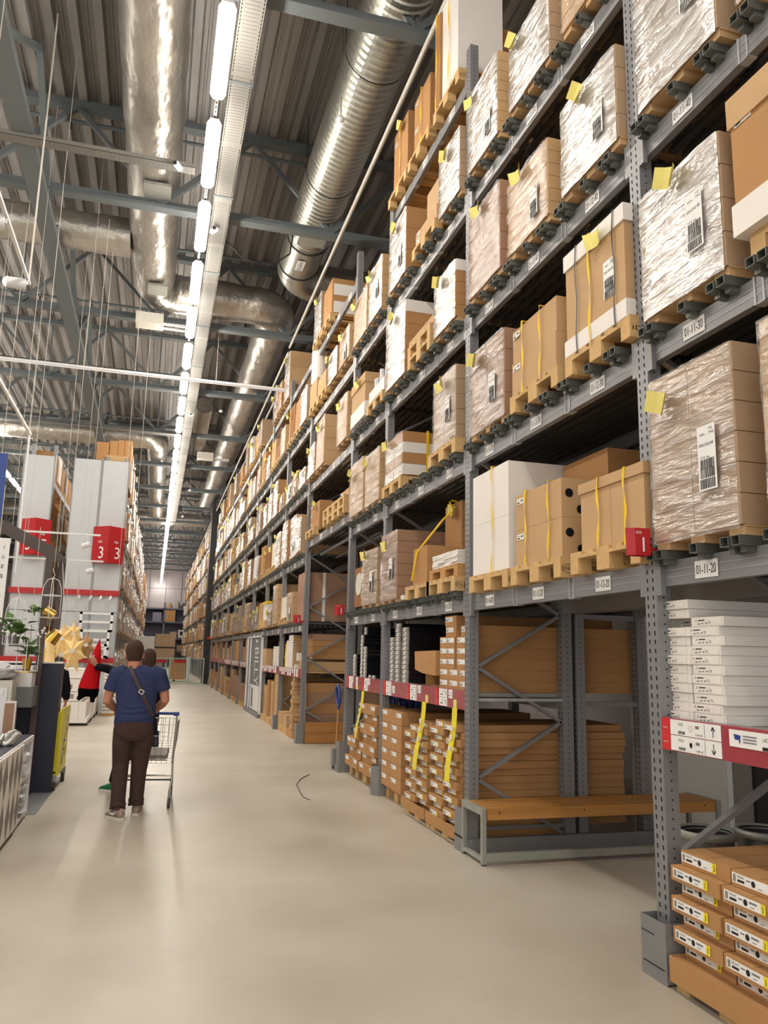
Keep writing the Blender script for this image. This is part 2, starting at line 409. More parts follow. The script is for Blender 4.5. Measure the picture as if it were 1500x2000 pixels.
for y in (6.5, 9.3, 12.2):
    mb = MB(); mb.tube([(2.4+.44*math.cos(a), y, 9.83+.44*math.sin(a)) for a in [PI*(1+i/12) for i in range(13)]], .008, 5, 'black'); mb.cyl((1.96, y, 9.83), (1.96, y, 10.9), .006, 4, 'black').cyl((2.84, y, 9.83), (2.84, y, 10.9), .006, 4, 'black')
    mb.build('hanger', t)
def foil_duct(name, label, pts, r, seed=1):
    P = [Vector(p) for p in pts]; Q = []; rr = []; rnd = random.Random(seed)
    for i in range(len(P)-1):
        L = (P[i+1]-P[i]).length; N = max(2, int(L/.3))
        for j in range(N):
            Q.append(P[i]+(P[i+1]-P[i])*(j/N)); rr.append(r*(1+rnd.uniform(-.02, .02)) if j % 4 else r*.955)
    Q.append(P[-1]); rr.append(r)
    o = MB().tube(Q, r, 26, 'foil', True, rr=rr).build(name)
    return tag(o, label, 'air duct')
e1 = [(-.56+.62*(1-math.cos(a)), 17.3+.62*math.sin(a), 9.85) for a in [PI/2*i/6 for i in range(7)]]
e2 = [(1.75+.62*math.sin(a), 17.92+.62*(1-math.cos(a)), 9.85) for a in [PI/2*i/6 for i in range(7)]]
foil_duct('foil_duct', 'fat foil-wrapped duct that runs along the aisle and bends right over the lights', [(-.56, -5, 9.85)]+e1+e2+[(2.37, 45, 9.85)], .46)
foil_duct('foil_duct', 'foil-wrapped duct coming in from the left to meet the fat foil duct', [(-14, 15.4, 9.75), (-1.0, 15.4, 9.75)], .38, 3)
e3 = [(-.9+.5*math.sin(a), 31+.5*(1-math.cos(a)), 9.75) for a in [PI/2*i/6 for i in range(7)]]
foil_duct('foil_duct', 'foil duct far back on the left that bends along the aisle over the cartons', [(-14, 31, 9.75)]+e3+[(-.4, 48, 9.75)], .42, 5)
foil_duct('foil_duct', 'short foil duct stub hanging over the lights beyond the first bend', [(1.1, 26.5, 9.9), (1.1, 30.5, 9.6)], .3, 8)
foil_duct('foil_duct', 'crosswise duct far down the aisle under the roof', [(-14, 50, 9.7), (6.4, 50, 9.7)], .4, 9)
for i, (y, z) in enumerate([(7.4, 9.35), (12.6, 9.32), (16.4, 9.3)]):
    tag(MB().box(-.75+i*.05, -.25, y, y+.5, z, z+.05, 'galv').build('duct_hatch'), ['square grey hatch plate under the foil duct nearest the camera', 'small grey hatch plate under the middle of the foil duct', 'grey hatch plate under the foil duct just before its bend'][i], 'hatch plate', 'hatch plates under the foil duct')
# pipes over the racks
tag(MB().cyl((2.7, 4, 9.02), (2.7, 18.2, 9.02), .035, 8, 'cream').build('pipe'), 'single pale pipe running along over the racks near the big duct', 'pipe')
for i, X in enumerate((2.72, 2.95)):
    tag(MB().cyl((X, 18.5, 9.0), (X, 62, 9.0), .035, 8, 'cream').build('pipe'), ['pale pipe on the aisle side of the pair over the far racks', 'pale pipe on the wall side of the pair over the far racks'][i], 'pipe', 'pair of pale pipes over the far racks')
mb = MB().box(-14, 2.95, 18.46, 18.54, 8.0, 8.05, 'white'); mb.box(-14, 2.95, 18.49, 18.51, 7.97, 8.0, 'white')
for x in (-8, -5, -2, 1): mb.cyl((x, 18.5, 8.05), (x, 18.5, 10.8), .005, 4, 'cream')
tag(mb.build('light_track'), 'white light track crossing the aisle below the roof', 'light track')
for i, (x, y, z) in enumerate([(-.6, 17.5, 8.9), (1.4, 30, 8.9)]):
    t = MB(); t.box(x-.3, x+.3, y, y+.4, z, z+.25, 'cream'); t.box(x+.3, x+.9, y+.05, y+.1, z+.02, z+.06, 'white'); t.box(x+.3, x+.9, y+.3, y+.35, z+.02, z+.06, 'white')
    tag(t.build('ceiling_unit'), ['pale box-shaped unit under the roof left of the tube lights', 'pale box-shaped unit under the roof right of the cable tray'][i], 'ceiling unit')
for i, (x, y, z) in enumerate([(2.05, 9.9, 9.2), (1.5, 24, 9.0), (1.0, 33, 8.2), (.9, 38, 7.9)]):
    mb = MB().ball((x, y, z), .06, 'white', 8, (1, 1, .8)); mb.cyl((x, y, z+.03), (x, y, 10.8), .006, 4, 'truss')
    tag(mb.build('ceiling_sensor'), ['round white sensor hanging under the big ribbed duct', 'small round white sensor under the far foil duct', 'white globe on a rod right of the cable tray', 'tiny white globe hanging furthest down the aisle'][i], 'sensor')
for i, (x, y, z, d) in enumerate([(-.15, 11.3, 8.88, -1), (.5, 12.9, 8.82, 1), (.6, 24, 8.78, 1)]):
    t = thing('security_camera', ['small white security camera under the crosswise slotted tray', 'small white security camera under the long tray, its cable looped', 'tiny security camera further down under the long tray'][i], 'security camera', (x, y, z))
    MB().obox((x, y-.02, z), .07, .17, .06, .5*d, 'white').build('body', t); MB().obox((x+(.05 if d < 0 else -.0)*-1, y-.11, z-.005), .045, .03, .045, .5*d, 'black').build('lens', t)
    MB().cyl((x, y+.03, z+.03), (x, y+.03, z+.1), .012, 6, 'white').build('bracket', t)
mb = MB().tube([(.75, 13.6, 9.05), (1.1, 13.7, 8.82), (1.6, 13.8, 8.78), (1.95, 13.7, 9.05), (2.0, 13.7, 9.5)], .014, 6, 'black')
tag(mb.build('cable'), 'black cable sagging from the cable tray to the ribbed duct', 'cable')
# ---------------------------------------------------------------- pallet racks
LV = {'20': 2.21, '30': 3.55, '40': 4.91, '50': 6.25, '60': 7.62}
PW = .11
def post_mesh(mb, x0, x1, y0, y1, z0, z1, holes, flip=1):
    mb.box(x0, x1, y0, y1, z0, z1, 'steel')
    if not holes: return
    z = z0+.06
    ym = (y0+y1)/2; e = .0015
    fxx = x0-e if flip > 0 else x1+e
    while z < z1-.03:
        for s in (-1, 1):       # keyhole slots, aisle face
            yc = ym+s*.026
            mb.add([(fxx, yc-.004, z-.013), (fxx, yc+.004, z-.013), (fxx, yc+.007, z+.012), (fxx, yc-.003, z+.012)], [(0, 1, 2, 3)], 'hole')
        if holes > 1:
            xm = (x0+x1)/2; r = .0055
            mb.add([(xm+r*math.cos(a), y0-e, z+r*math.sin(a)) for a in [k*PI/3 for k in range(6)]], [tuple(range(6))], 'hole')
        z += .05
def frame(rack, y, ztop, xf=2.73, xr=3.76, holes=0, s=1, z0=0, braces=True, guard=None):
    """one upright frame: front post at xf, rear post at xr, zigzag braces; y = near edge"""
    f = thing('upright_frame', None, None, (xf, y, 0)); f.parent = rack; f.location = Vector((xf, y, 0)) - wloc(rack)
    a, b = (xf, xf+.09*s), (xr-.1*s, xr)
    mb = MB(); post_mesh(mb, min(a), max(a), y, y+PW, z0, ztop, holes, s); mb.build('front_post', f)
    mb = MB(); post_mesh(mb, min(b), max(b), y, y+PW, z0, ztop, holes, s); mb.build('rear_post', f)
    if braces:
        mb = MB(); z = .11; ym = y+.055; k = 0
        nodes = []
        while z < ztop-.1:
            nodes.append((b[0] if k % 2 == 0 else a[1], z)); z += .485; k += 1
        for (xa, za), (xb, zb) in zip(nodes, nodes[1:]): mb.bar((xa, ym, za), (xb, ym, zb), .045, .03, 'steel')
        mb.bar((a[1], ym, .18), (b[0], ym, .18), .04, .03, 'steel')
        mb.build('brace', f)
    mb = MB().box(min(a)-.02, max(a)+.02, y-.02, y+PW+.02, z0, z0+.008, 'steel').box(min(b)-.02, max(b)+.02, y-.02, y+PW+.02, z0, z0+.008, 'steel'); mb.build('foot_plate', f)
    return f
def beam(rack, y0, y1, zt, x=2.76, s=1, labels=(), clips=True, h=.14, name='beam', face_x=None):
    mb = MB(); xa, xb = sorted((x, x+.05*s))
    mb.box(xa, xb, y0, y1, zt-h, zt, 'steel')
    fx0 = x-.003*s
    for dz in (.045, .085): mb.box(min(fx0, x), max(fx0, x), y0, y1, zt-h+dz, zt-h+dz+.004, 'steel_edge')
    if clips:
        for ye in (y0, y1-.045): mb.box(min(x-.03*s, x), max(x-.03*s, x), ye, ye+.045, zt-h-.05, zt+.04, 'steel')
        n = max(1, round((y1-y0)/.9))
        for i in range(1, n):
            yc = y0+(y1-y0)*i/n
            for d in (-.03, .03):
                mb.box(min(x-.006*s, x), max(x-.006*s, x), yc+d-.006, yc+d+.006, zt-h-.006, zt+.004, 'steel_edge')
            mb.box(xa-.004, xb+.004, yc-.036, yc+.036, zt-h-.006, zt-h, 'steel_edge')
    o = mb.build(name, rack)
    for (yl, txt) in labels:
        q = MB(); e = x-.006*s
        q.box(min(e, x-.003*s), max(e, x-.003*s), yl-.09, yl+.09, zt-h+.02, zt-h+.112, 'paper')
        if txt: q.text(txt, (e-.0015*s, yl, zt-h+.066), (0, -s, 0), (0, 0, 1), .050, 'ink', w=.155)
        q.build('location_label', o)
    return o
def deck(rack, y0, y1, zt, x0=2.85, x1=3.65):
    mb = MB(); x = x0
    while x < x1: mb.box(x, x+.055, y0, y1, zt-.055, zt-.02, 'steel_dark'); x += .1
    mb.build('shelf_deck', rack)
def channel(mb, y, zt, w=.06, x0=2.655, x1=3.8):
    t = .004; h = .05
    mb.box(x0, x1, y, y+w, zt, zt+t, 'channel').box(x0, x1, y, y+t, zt+t, zt+h, 'channel').box(x0, x1, y+w-t, y+w, zt+t, zt+h, 'channel').box(x0, x1, y+t, y+w-t, zt+h-t, zt+h, 'channel')
    mb.box(x0+.05, x0+.054, y+t, y+w-t, zt+t, zt+h-t, 'hole')  # near-black plate painting in the shade inside the channel
    mb.box(2.70, 2.758, y+.01, y+w-.01, zt-.03, zt, 'channel')

# section A : near bays up to the cross passage
rackA = thing('pallet_rack', 'grey steel pallet rack nearest the camera on the right, up to the red-signed cross passage', 'pallet rack', (3.2, 1.08, 0))
POSTS = [1.08, 3.88, 6.68, 9.48, 11.39]
TOPS = [9.3, 9.3, 7.93, 7.95, 8.05]
for i, (y, zt) in enumerate(zip(POSTS, TOPS)):
    f = frame(rackA, y, zt, holes=2 if i in (1, 2) else (2 if i in (3, 4) else 0))
    if i == 1:
        g = MB().box(2.665, 2.67, 3.83, 4.05, 0, .3, 'guard').box(2.67, 2.86, 3.83, 3.835, .01, .24, 'guard').box(2.67, 2.80, 3.835, 3.84, .24, .3, 'guard').box(2.67, 2.86, 4.045, 4.05, 0, .3, 'guard')
        g.add([(2.86, 3.832, .0), (2.86, 3.832, .15), (2.80, 3.832, .30), (2.79, 3.832, .3)], [(0, 1, 2, 3)], 'guard'); g.box(2.662, 2.665, 3.85, 4.03, .07, .074, 'hole').box(2.662, 2.665, 3.93, 4.04, .22, .223, 'hole'); g.build('post_guard', f)
    if i == 2: MB().box(2.66, 2.665, 6.66, 6.84, 0, .36, 'guard').box(2.665, 2.80, 6.655, 6.66, 0, .36, 'guard').box(2.655, 2.66, 6.66, 6.84, .12, .13, 'hole').build('post_guard', f)
    if i == 3:
        g = MB(); n = 14
        ring = [(2.70-.075*math.sin(a), 9.535+.09*math.cos(a)) for a in [PI*k/n for k in range(n+1)]]
        vs = [(x, y_, z) for z in (0, .34) for x, y_ in ring]; g.add(vs, [(k, k+1, n+2+k, n+1+k) for k in range(n)], 'guard', True)
        g.box(2.70, 2.82, 9.44, 9.446, 0, .34, 'guard').box(2.70, 2.82, 9.624, 9.63, 0, .34, 'guard').build('post_guard', f)
    if i == 4: MB().box(2.645, 2.65, 11.36, 11.54, 0, .42, 'guard').box(2.65, 2.84, 11.355, 11.36, 0, .42, 'guard').box(2.63, 2.65, 11.34, 11.56, 0, .09, 'guard').build('post_guard', f)
BAYS = [(1.19, 3.88, (9, 10, 11)), (3.99, 6.68, (12, 13, 14)), (6.79, 9.48, (15, 16, 17)), (9.59, 11.39, (18, 19))]
def laby(n):
    return {9: 1.68, 10: 2.58, 11: 3.48, 12: 4.48, 13: 5.38, 14: 6.28, 15: 7.28, 16: 8.18, 17: 9.08, 18: 10.08, 19: 10.98}[n]
nch = 0; rest = MB()
for bi, (y0, y1, ns) in enumerate(BAYS):
    for k, zt in LV.items():
        if k == '60' and bi in (1, 3): continue
        beam(rackA, y0, y1, zt, labels=[(laby(n), '01-%02d-%s' % (n, k)) for n in ns])
        beam(rackA, y0, y1, zt, x=3.72, s=-1, clips=False)
        if k != '60' and not (k == '20' and bi == 1): deck(rackA, y0, y1, zt)
        if (k == '20' and bi == 1) or k == '60' or (k == '20' and bi == 0 and 0): continue
        for n in ns:
            if n == 9: continue
            c = laby(n)
            for g in ([.27, .34], [-.03], [-.34, -.27]):
                for dy in g:
                    mb = MB(); channel(mb, c+dy-.03+(.0 if len(g) == 1 else .004*(1 if dy in (.34, -.27) else -1)), zt)
                    if nch < 99: mb.build('support_channel', rackA); nch += 1
                    else: rest.add(mb.v, mb.f, 'channel')
o = rest.build('support_channel', rackA); o['kind'] = 'stuff'
# lower price-rail level (bays 1, 3, 4)
def price_rail(rack, y0, y1, zt=1.36, x=2.73, tags=(), s=1, near=True):
    mb = MB(); mb.box(min(x, x+.03*s), max(x, x+.03*s), y0, y1, zt-.18, zt-.01, 'rail_red')
    mb.box(min(x+.03*s, x+.09*s), max(x+.03*s, x+.09*s), y0, y1, zt-.15, zt-.01, 'steel')
    o = mb.build('price_rail', rack)
    for tg in tags:
        yc, w, z0, z1, kind = tg; q = MB(); e = x-.004*s
        c = 'rail_bright' if kind == 'red' else ('tag_yellow' if kind == 'y' else 'paper')
        q.box(min(e, x-.001*s), max(e, x-.001*s), yc-w/2, yc+w/2, zt-.18+z0, zt-.18+z1, c)
        e2 = e-.0015*s; zc = zt-.18+(z0+z1)/2; L = yc+w/2   # far edge = reader's left
        if kind in ('lack', 'kallax'):
            q.text('LACK' if kind == 'lack' else 'KALLAX', (e2, L-w*.17, zc+.018), (0, -1, 0), (0, 0, 1), .014, 'ink', 'l', w=w*.11)
            q.box(e2, e2+.001, L-w*.30, L-w*.17, zc-.031, zc-.018, 'ink')
            q.text('PASIIMK', (e2-.0005, L-w*.235, zc-.0245), (0, -1, 0), (0, 0, 1), .007, 'paper', w=w*.1)
            q.box(e2, e2+.001, L-w*.50, L-w*.36, zc+.0, zc+.022, 'card_white'); q.text('9.99 €' if kind == 'lack' else '149 €', (e2, L-w*.52, zc-.025), (0, -1, 0), (0, 0, 1), .012, 'ink', 'l', w=w*.14)
            if kind == 'kallax': q.add([(e2, L-w*.42+.011*math.cos(a), zc+.014*math.sin(a)) for a in [2*PI*k/16 for k in range(16)]], [tuple(range(16))], 'ink')
            else: q.tube([(e2, L-w*.42+.011*math.cos(a), zc+.014*math.sin(a)) for a in [2*PI*k/16 for k in range(17)]], .0006, 3, 'ink_soft')
            for i in range(5): q.box(e2, e2+.001, L-w*.53-i*.006, L-w*.53-i*.006+.004, zc+.005, zc+.02, 'ink_soft')
            q.box(e2, e2+.001, L-w*.70, L-w*.695, zc-.035, zc+.035, 'ink_soft')
            d = 1 if kind == 'lack' else -1; ya = L-w*.86
            q.box(e2, e2+.001, ya-.002, ya+.002, zc-.025, zc+.025, 'ink')
            for s2 in (-1, 1): q.bar((e2, ya, zc+d*.025), (e2, ya+s2*.014, zc+d*.006), .001, .005, 'ink', (0, 1, 0))
        elif kind == 'cart':
            q.add([(e2, L-w*.08, zc+.02), (e2, L-w*.2, zc+.016), (e2, L-w*.19, zc-.006), (e2, L-w*.1, zc-.006)], [(0, 1, 2, 3)], 'blue'); q.box(e2, e2+.001, L-w*.19, L-w*.17, zc-.02, zc-.006, 'blue')
            for i in range(3): q.box(e2, e2+.001, L-w*.46, L-w*.24, zc+.012-i*.014, zc+.018-i*.014, 'ink_soft')
            q.text('LACK', (e2, L-w*.56, zc+.01), (0, -1, 0), (0, 0, 1), .016, 'ink', 'l', w=w*.12); q.box(e2, e2+.001, L-w*.72, L-w*.55, zc-.038, zc-.022, 'ink')
        elif kind == 'red' and near: q.text('Eilė 1', (e2, yc, zc+.035), (0, -1, 0), (0, 0, 1), .009, 'paper', w=w*.5); q.text('Vieta 11', (e2, yc, zc-.04), (0, -1, 0), (0, 0, 1), .009, 'paper', w=w*.6)
        elif kind == 'p':
            q.box(e2, e2+.001, L-w*.45, L-w*.2, zc-.02, zc-.01, 'ink'); q.box(e2, e2+.001, L-w*.8, L-w*.3, zc+.012, zc+.016, 'ink_soft'); q.box(e2, e2+.001, L-w*.88, L-w*.84, zc-.02, zc+.02, 'ink_soft')
        q.build('price_tag', o)
    return o
price_rail(rackA, 1.19, 3.875, tags=[(3.84, .075, 0, .17, 'red'), (3.60, .40, .087, .165, 'lack'), (3.60, .40, .005, .083, 'kallax'), (3.14, .40, .075, .155, 'cart'), (2.2, .3, .08, .16, 'p')])
tg = []
for c in (8.98, 8.04, 7.12):
    tg += [(c+.40, .07, 0, .17, 'red'), (c+.22, .22, .087, .165, 'p'), (c+.22, .22, .005, .083, 'p'), (c+.02, .1, .04 if c > 8.5 else .085, .12 if c > 8.5 else .165, 'p')]
tg += [(7.80+.02, .08, .0, .08, 'y'), (7.0-.06+.08, .08, .0, .08, 'y')]
price_rail(rackA, 6.79, 9.48, tags=tg)
price_rail(rackA, 9.59, 11.39, tags=[(11.3, .07, 0, .17, 'red'), (11.08, .25, .087, .165, 'p'), (11.1, .2, .005, .083, 'p'), (10.75, .09, .05, .165, 'p'), (10.73, .1, 0, .05, 'y'), (10.45, .08, 0, .17, 'red'), (10.2, .28, .087, .165, 'p'), (10.26, .2, .005, .083, 'p')])
for (y0, y1) in ((1.19, 3.88), (6.79, 9.48), (9.59, 11.39)):
    mb = MB().box(2.83, 3.74, y0, y1, 1.30, 1.335, 'galv'); mb.build('shelf_deck', rackA)
    beam(rackA, y0, y1, 1.33, x=3.72, s=-1, clips=False)
# rear rack back to back
rackR = thing('pallet_rack', 'second grey rack standing back to back behind the nearest rack, seen through the bays', 'pallet rack', (4.2, 1.08, 0))
for y in POSTS: frame(rackR, y, 8, xf=3.80, xr=4.56, holes=2 if y in (6.68,) else 0, braces=False)
for bi, (y0, y1, ns) in enumerate(BAYS):
    for k, zt in list(LV.items())[:4]:
        beam(rackR, y0, y1, zt, x=3.80, clips=False); beam(rackR, y0, y1, zt, x=4.55, s=-1, clips=False)
for z in (2.03, 1.22, .3): MB().box(3.86, 4.5, 6.72, 6.75, z, z+.045, 'steel').build('cross_bar', rackR)
MB().box(2.83, 3.72, 6.70, 6.73, 1.265, 1.29, 'steel_edge').build('cross_bar', rackA)
rackS = thing('pallet_rack', 'second grey rack standing back to back behind the rack beyond the second passage', 'pallet rack', (4.2, 15.0, 0))
for i in range(6): frame(rackS, 15.0+2.83*i, 8, xf=3.80, xr=4.66, braces=False)
for i in range(5):
    for k, zt in list(LV.items())[:4]:
        beam(rackS, 15.11+2.83*i, 15.0+2.83*(i+1), zt, x=3.80, clips=False); beam(rackS, 15.11+2.83*i, 15.0+2.83*(i+1), zt, x=4.65, s=-1, clips=False)
# kerb rails on floor by the bench passage
tag(MB().box(2.70, 4.9, 6.72-.10, 6.74-.07, 0, .12, 'guard').build('kerb_rail'), 'low grey metal kerb rail on the floor behind the wooden bench', 'kerb rail')

# passage bay + section B
rackB = thing('pallet_rack', 'grey steel pallet rack continuing beyond the cross passage to the dark pillar', 'pallet rack', (3.2, 15.0, 0))
beamP = []
for k, zt, lab in (('30', 3.80, 1), ('40', 4.91, 1), ('50', 6.25, 1), ('60', 7.62, 1)):
    o = beam(rackB, 11.50, 15.0, zt, labels=[(y, '01-%d-%s' % (n, k)) for n, y in ((20, 12.02), (21, 12.88), (22, 13.76), (23, 14.62))])
    beam(rackB, 11.50, 15.0, zt, x=3.72, s=-1, clips=False)
    if k != '60': deck(rackB, 11.5, 15.0, zt)
MB().cyl((3.0, 11.6, 3.55), (3.0, 14.9, 3.55), .03, 8, 'steel').cyl((3.3, 11.6, 3.5), (3.3, 14.9, 3.5), .02, 8, 'steel').build('pipe', rackB)
PB = [15.0+2.83*i for i in range(10)]
for i, y in enumerate(PB):
    f = frame(rackB, y, [8.05, 8.05, 8.9][i] if i < 3 else (8.9 if i % 3 == 1 else 8.0), holes=2 if i == 0 else 0, braces=i < 6)
    if i == 0: MB().box(2.655, 2.66, 14.97, 15.16, 0, .36, 'guard').box(2.66, 2.80, 14.965, 14.97, 0, .36, 'guard').build('post_guard', f)
    elif i == 1: MB().box(2.64, 2.66, y-.06, y+.17, 0, .3, 'guard').add([(2.66, y-.02, 0), (2.95, y-.02, 0), (2.80, y-.02, .3), (2.66, y-.02, .3)], [(0, 1, 2, 3)], 'guard').build('post_guard', f)
    elif i > 3:
        MB().add([(2.66, y-.03, 0), (2.96, y-.03, 0), (2.86, y-.03, .36), (2.72, y-.03, .36), (2.66, y+.14, 0), (2.96, y+.14, 0), (2.86, y+.14, .36), (2.72, y+.14, .36)], [(0, 1, 2, 3), (7, 6, 5, 4), (0, 3, 7, 4), (1, 5, 6, 2)], 'guard').build('post_guard', f)
for i in range(9):
    y0, y1 = PB[i]+PW, PB[i+1]
    for k, zt in LV.items():
        labs = [(y0+.45+.9*j, ('01-%02d-%s' % (24+3*i+j, k)) if i < 2 else '') for j in range(3)] if i < 7 else []
        beam(rackB, y0, y1, zt, labels=labs, clips=i < 4)
        if i < 5 and k != '60':
            deck(rackB, y0, y1, zt)
        if k in ('30', '40', '50') or (k == '20' and i == 0):
            q = MB()
            for j in range(3):
                for d in (.3, -.03, -.33): channel(q, y0+.45+.9*j+d-.03, zt, x1=3.7)
            q.build('support_channel', rackB)
    if i not in (2,):
        price_rail(rackB, y0, y1, tags=[(y1-.15-.27*j, .16, .02 if j % 3 else .08, .165, 'p') for j in range(9)] if i < 6 else [], near=False)
        MB().box(2.83, 3.74, y0, y1, 1.28, 1.32, 'card_light' if i == 0 else 'galv').build('shelf_deck', rackB)
# row number signs
def row_sign(y, big, lab, x0=2.515, x1=2.655, z0=2.215, h=.155):
    b = MB(); xm = x0+(x1-x0)*.30
    b.box(x1, 2.735, y+.03, y+.045, z0+.02, z0+.05, 'sign_red')
    b.add([(x0, y+.03, z0), (xm, y, z0), (x1, y, z0), (x0, y+.03, z0+h), (xm, y, z0+h), (x1, y, z0+h)], [(0, 1, 4, 3), (1, 2, 5, 4)], 'sign_red')
    b.add([(x0, y+.03, z0), (xm, y+.06, z0), (x1, y+.06, z0), (x0, y+.03, z0+h), (xm, y+.06, z0+h), (x1, y+.06, z0+h)], [(3, 4, 1, 0), (4, 5, 2, 1)], 'sign_red')
    o = b.build('row_sign'); tag(o, lab, 'sign', 'small red row number signs')
    if big:
        MB().text('1', (xm+(x1-xm)*.52, y-.002, z0+h*.40), (1, 0, 0), (0, 0, 1), h*.52, 'paper').text('Eilė', (xm+(x1-xm)*.24, y-.002, z0+h*.84), (1, 0, 0), (0, 0, 1), h*.11, 'paper', w=.034).build('lettering', o)
    return o
row_sign(3.81, True, 'small red sign with white number 1 on the nearest rack post above the bench passage', z0=2.235)
row_sign(11.33, True, 'small red row 1 sign on the post at the near side of the second passage')
row_sign(14.94, True, 'small red row 1 sign on the first post beyond the second passage')
row_sign(40.3, False, 'tiny red row sign far down the aisle just before the dark pillar')

# far racks right beyond the pillar, and the left racks
rackC = thing('pallet_rack', 'distant grey pallet rack on the right beyond the dark pillar and the gate', 'pallet rack', (3.2, 43.5, 0))
ys = [43.4+2.83*i for i in range(14)]
for y in ys: frame(rackC, y, 8.0, braces=False)
for k, zt in LV.items():
    beam(rackC, 43.5, ys[-1], zt, clips=False)
    if k != '20': beam(rackC, 43.5, ys[-1], zt, x=3.72, s=-1, clips=False)
beam(rackC, 43.5, ys[-1], 1.1, clips=False)
rackL = thing('pallet_rack', 'tall grey pallet rack along the left side of the aisle behind the white panels', 'pallet rack', (-1.3, 23, 0))
LLV = {'20': 2.13, '30': 3.45, '40': 4.9, '50': 6.2}
yl = [22.95+2.83*i for i in range(22)]
for i, y in enumerate(yl): frame(rackL, y, 7.0, xf=-1.06, xr=-1.66, s=-1, braces=i < 2, holes=0)
for a, b_ in zip(yl[:12], yl[1:13]):
    for k, zt in LLV.items(): beam(rackL, a+PW, b_, zt, x=-1.08, s=-1, clips=False)
    beam(rackL, a+PW, b_, .95, x=-1.08, s=-1, clips=False)
for k, zt in LLV.items(): beam(rackL, yl[12]+PW, yl[-1], zt, x=-1.08, s=-1, clips=False)
for a, b_ in zip(yl[:3], yl[1:4]):
    for k, zt in LLV.items(): beam(rackL, a+PW, b_, zt, x=-1.63, s=1, clips=False)
rackM = thing('pallet_rack', 'grey pallet rack between the two groups of white panels, seen in the gap', 'pallet rack', (-3.2, 23, 0))
for y in (22.95, 25.8, 28.6): frame(rackM, y, 7.2, xf=-2.95, xr=-3.6, s=-1, braces=True)
for k, zt in LLV.items():
    for a, b_ in ((23.06, 25.8), (25.91, 28.6)): beam(rackM, a, b_, zt, x=-2.97, s=-1, clips=False)
# dark pillar
tag(MB().box(2.5, 3.2, 41.9, 42.9, 0, 9.2, 'steel_dark').build('pillar'), 'dark square building pillar on the right where the gate ends', 'pillar')

# ---------------------------------------------------------------- pallets
def pallet(x0, yc, z0, d=1.2, w=.8, stamp=None, m='wood_pale', label='', group='wooden pallets in the racks'):
    b = MB(); h = .144
    for i, yy in enumerate((yc-w/2, yc-.0725, yc+w/2-.1)):
        ww = .1 if i != 1 else .145
        b.box(x0, x0+d, yy, yy+ww, z0, z0+.022, m)
        for xx in (x0, x0+d/2-.0725, x0+d-.1): b.box(xx, xx+(.145 if xx == x0+d/2-.0725 else .1), yy, yy+ww, z0+.022, z0+.10, m)
    for xx in (x0, x0+d/2-.0725, x0+d-.145): b.box(xx, xx+.145, yc-w/2, yc+w/2, z0+.10, z0+.122, m)
    for yy, ww in ((-.4, .145), (-.213, .1), (-.0725, .145), (.113, .1), (.255, .145)): b.box(x0, x0+d, yc+yy*w/.8, yc+yy*w/.8+ww, z0+.122, z0+h, m)
    o = b.build('wooden_pallet'); tag(o, label, 'pallet', group)
    if stamp:
        q = MB(); xc = x0+.055; y = yc-w/2-.0015
        q.text(stamp, (xc, y, z0+.06), (1, 0, 0), (0, 0, 1), .028, 'strap_black', w=.075)
        if stamp == 'EPAL': q.tube([(xc+.048*math.cos(a), y, z0+.06+.03*math.sin(a)) for a in [2*PI*k/20 for k in range(21)]], .0015, 3, 'strap_black')
        q.build('stamp', o)
    return o
def feet(mb, x0, yc, z0, h=.05, w=.76, d=1.0):
    t = .008; pr = [(-w/2+.01, z0+h-t)]
    for i in (-1, 0, 1):
        c = i*(w/2-.07); pr += [(c-.055, z0+h-t), (c-.055, z0), (c+.055, z0), (c+.055, z0+h-t)]
    pr += [(w/2-.01, z0+h-t), (w/2-.01, z0+h), (-w/2+.01, z0+h)]
    n = len(pr); mb.add([(x, yc+a, z) for x in (x0+.03, x0+d-.03) for a, z in pr], [(k, (k+1) % n, n+(k+1) % n, n+k) for k in range(n)]+[tuple(range(n))[::-1], tuple(range(n, 2*n))], 'card_light')

# small shared meshes
def ship_label(w=.17, h=.36):
    b = MB(); b.box(-.002, 0, -w/2, w/2, -h/2, h/2, 'paper'); e = -.003
    b.text('1925', (e, -w*.28, h*.43), (0, -1, 0), (0, 0, 1), .012, 'ink'); b.text('405._ 790', (e, -w*.05, h*.36), (0, -1, 0), (0, 0, 1), .014, 'ink', w=w*.8)
    b.text('004.542.48', (e, 0, h*.2), (0, -1, 0), (0, 0, 1), .017, 'ink', w=w*.8); b.text('275 kg', (e, w*.1, -h*.0), (0, -1, 0), (0, 0, 1), .015, 'ink', w=w*.5)
    rnd = random.Random(3)
    for zc, hh in ((-.1*h, .05), (-.24*h, .05), (-.40*h, .05)):
        y = -w*.4
        while y < w*.38:
            t = rnd.choice((.003, .005, .008)); b.box(e, e+.001, y, y+t, zc-hh/2, zc+hh/2, 'ink'); y += t+rnd.choice((.003, .005))
    return b.mesh('shipping_label')
SHIP = ship_label(.135, .34); SHIP_S = ship_label(.13, .26)
def paper_tag_mesh(k, pm='tag_yellow'):
    rnd = random.Random(k); b = MB(); w = .085; h = .12; a = rnd.uniform(-.4, .9)
    def P(y, z, x): c, s = math.cos(a), math.sin(a); return (x, y*c-z*s, y*s+z*c)
    vs = []; n = 4
    for i in range(n+1):
        for j in (0, 1): vs.append(P(-w+2*w*i/n, -h/2+h*j, -.008-.05*(abs(i-n/2)/(n/2))**2*rnd.uniform(.6, 1.2)))
    b.add(vs, [(2*i, 2*i+2, 2*i+3, 2*i+1) for i in range(n)], pm); return b.mesh('paper_tag')
TAGS = [paper_tag_mesh(k) for k in range(6)]
WTAGS = [paper_tag_mesh(k+20, 'paper') for k in range(6)]
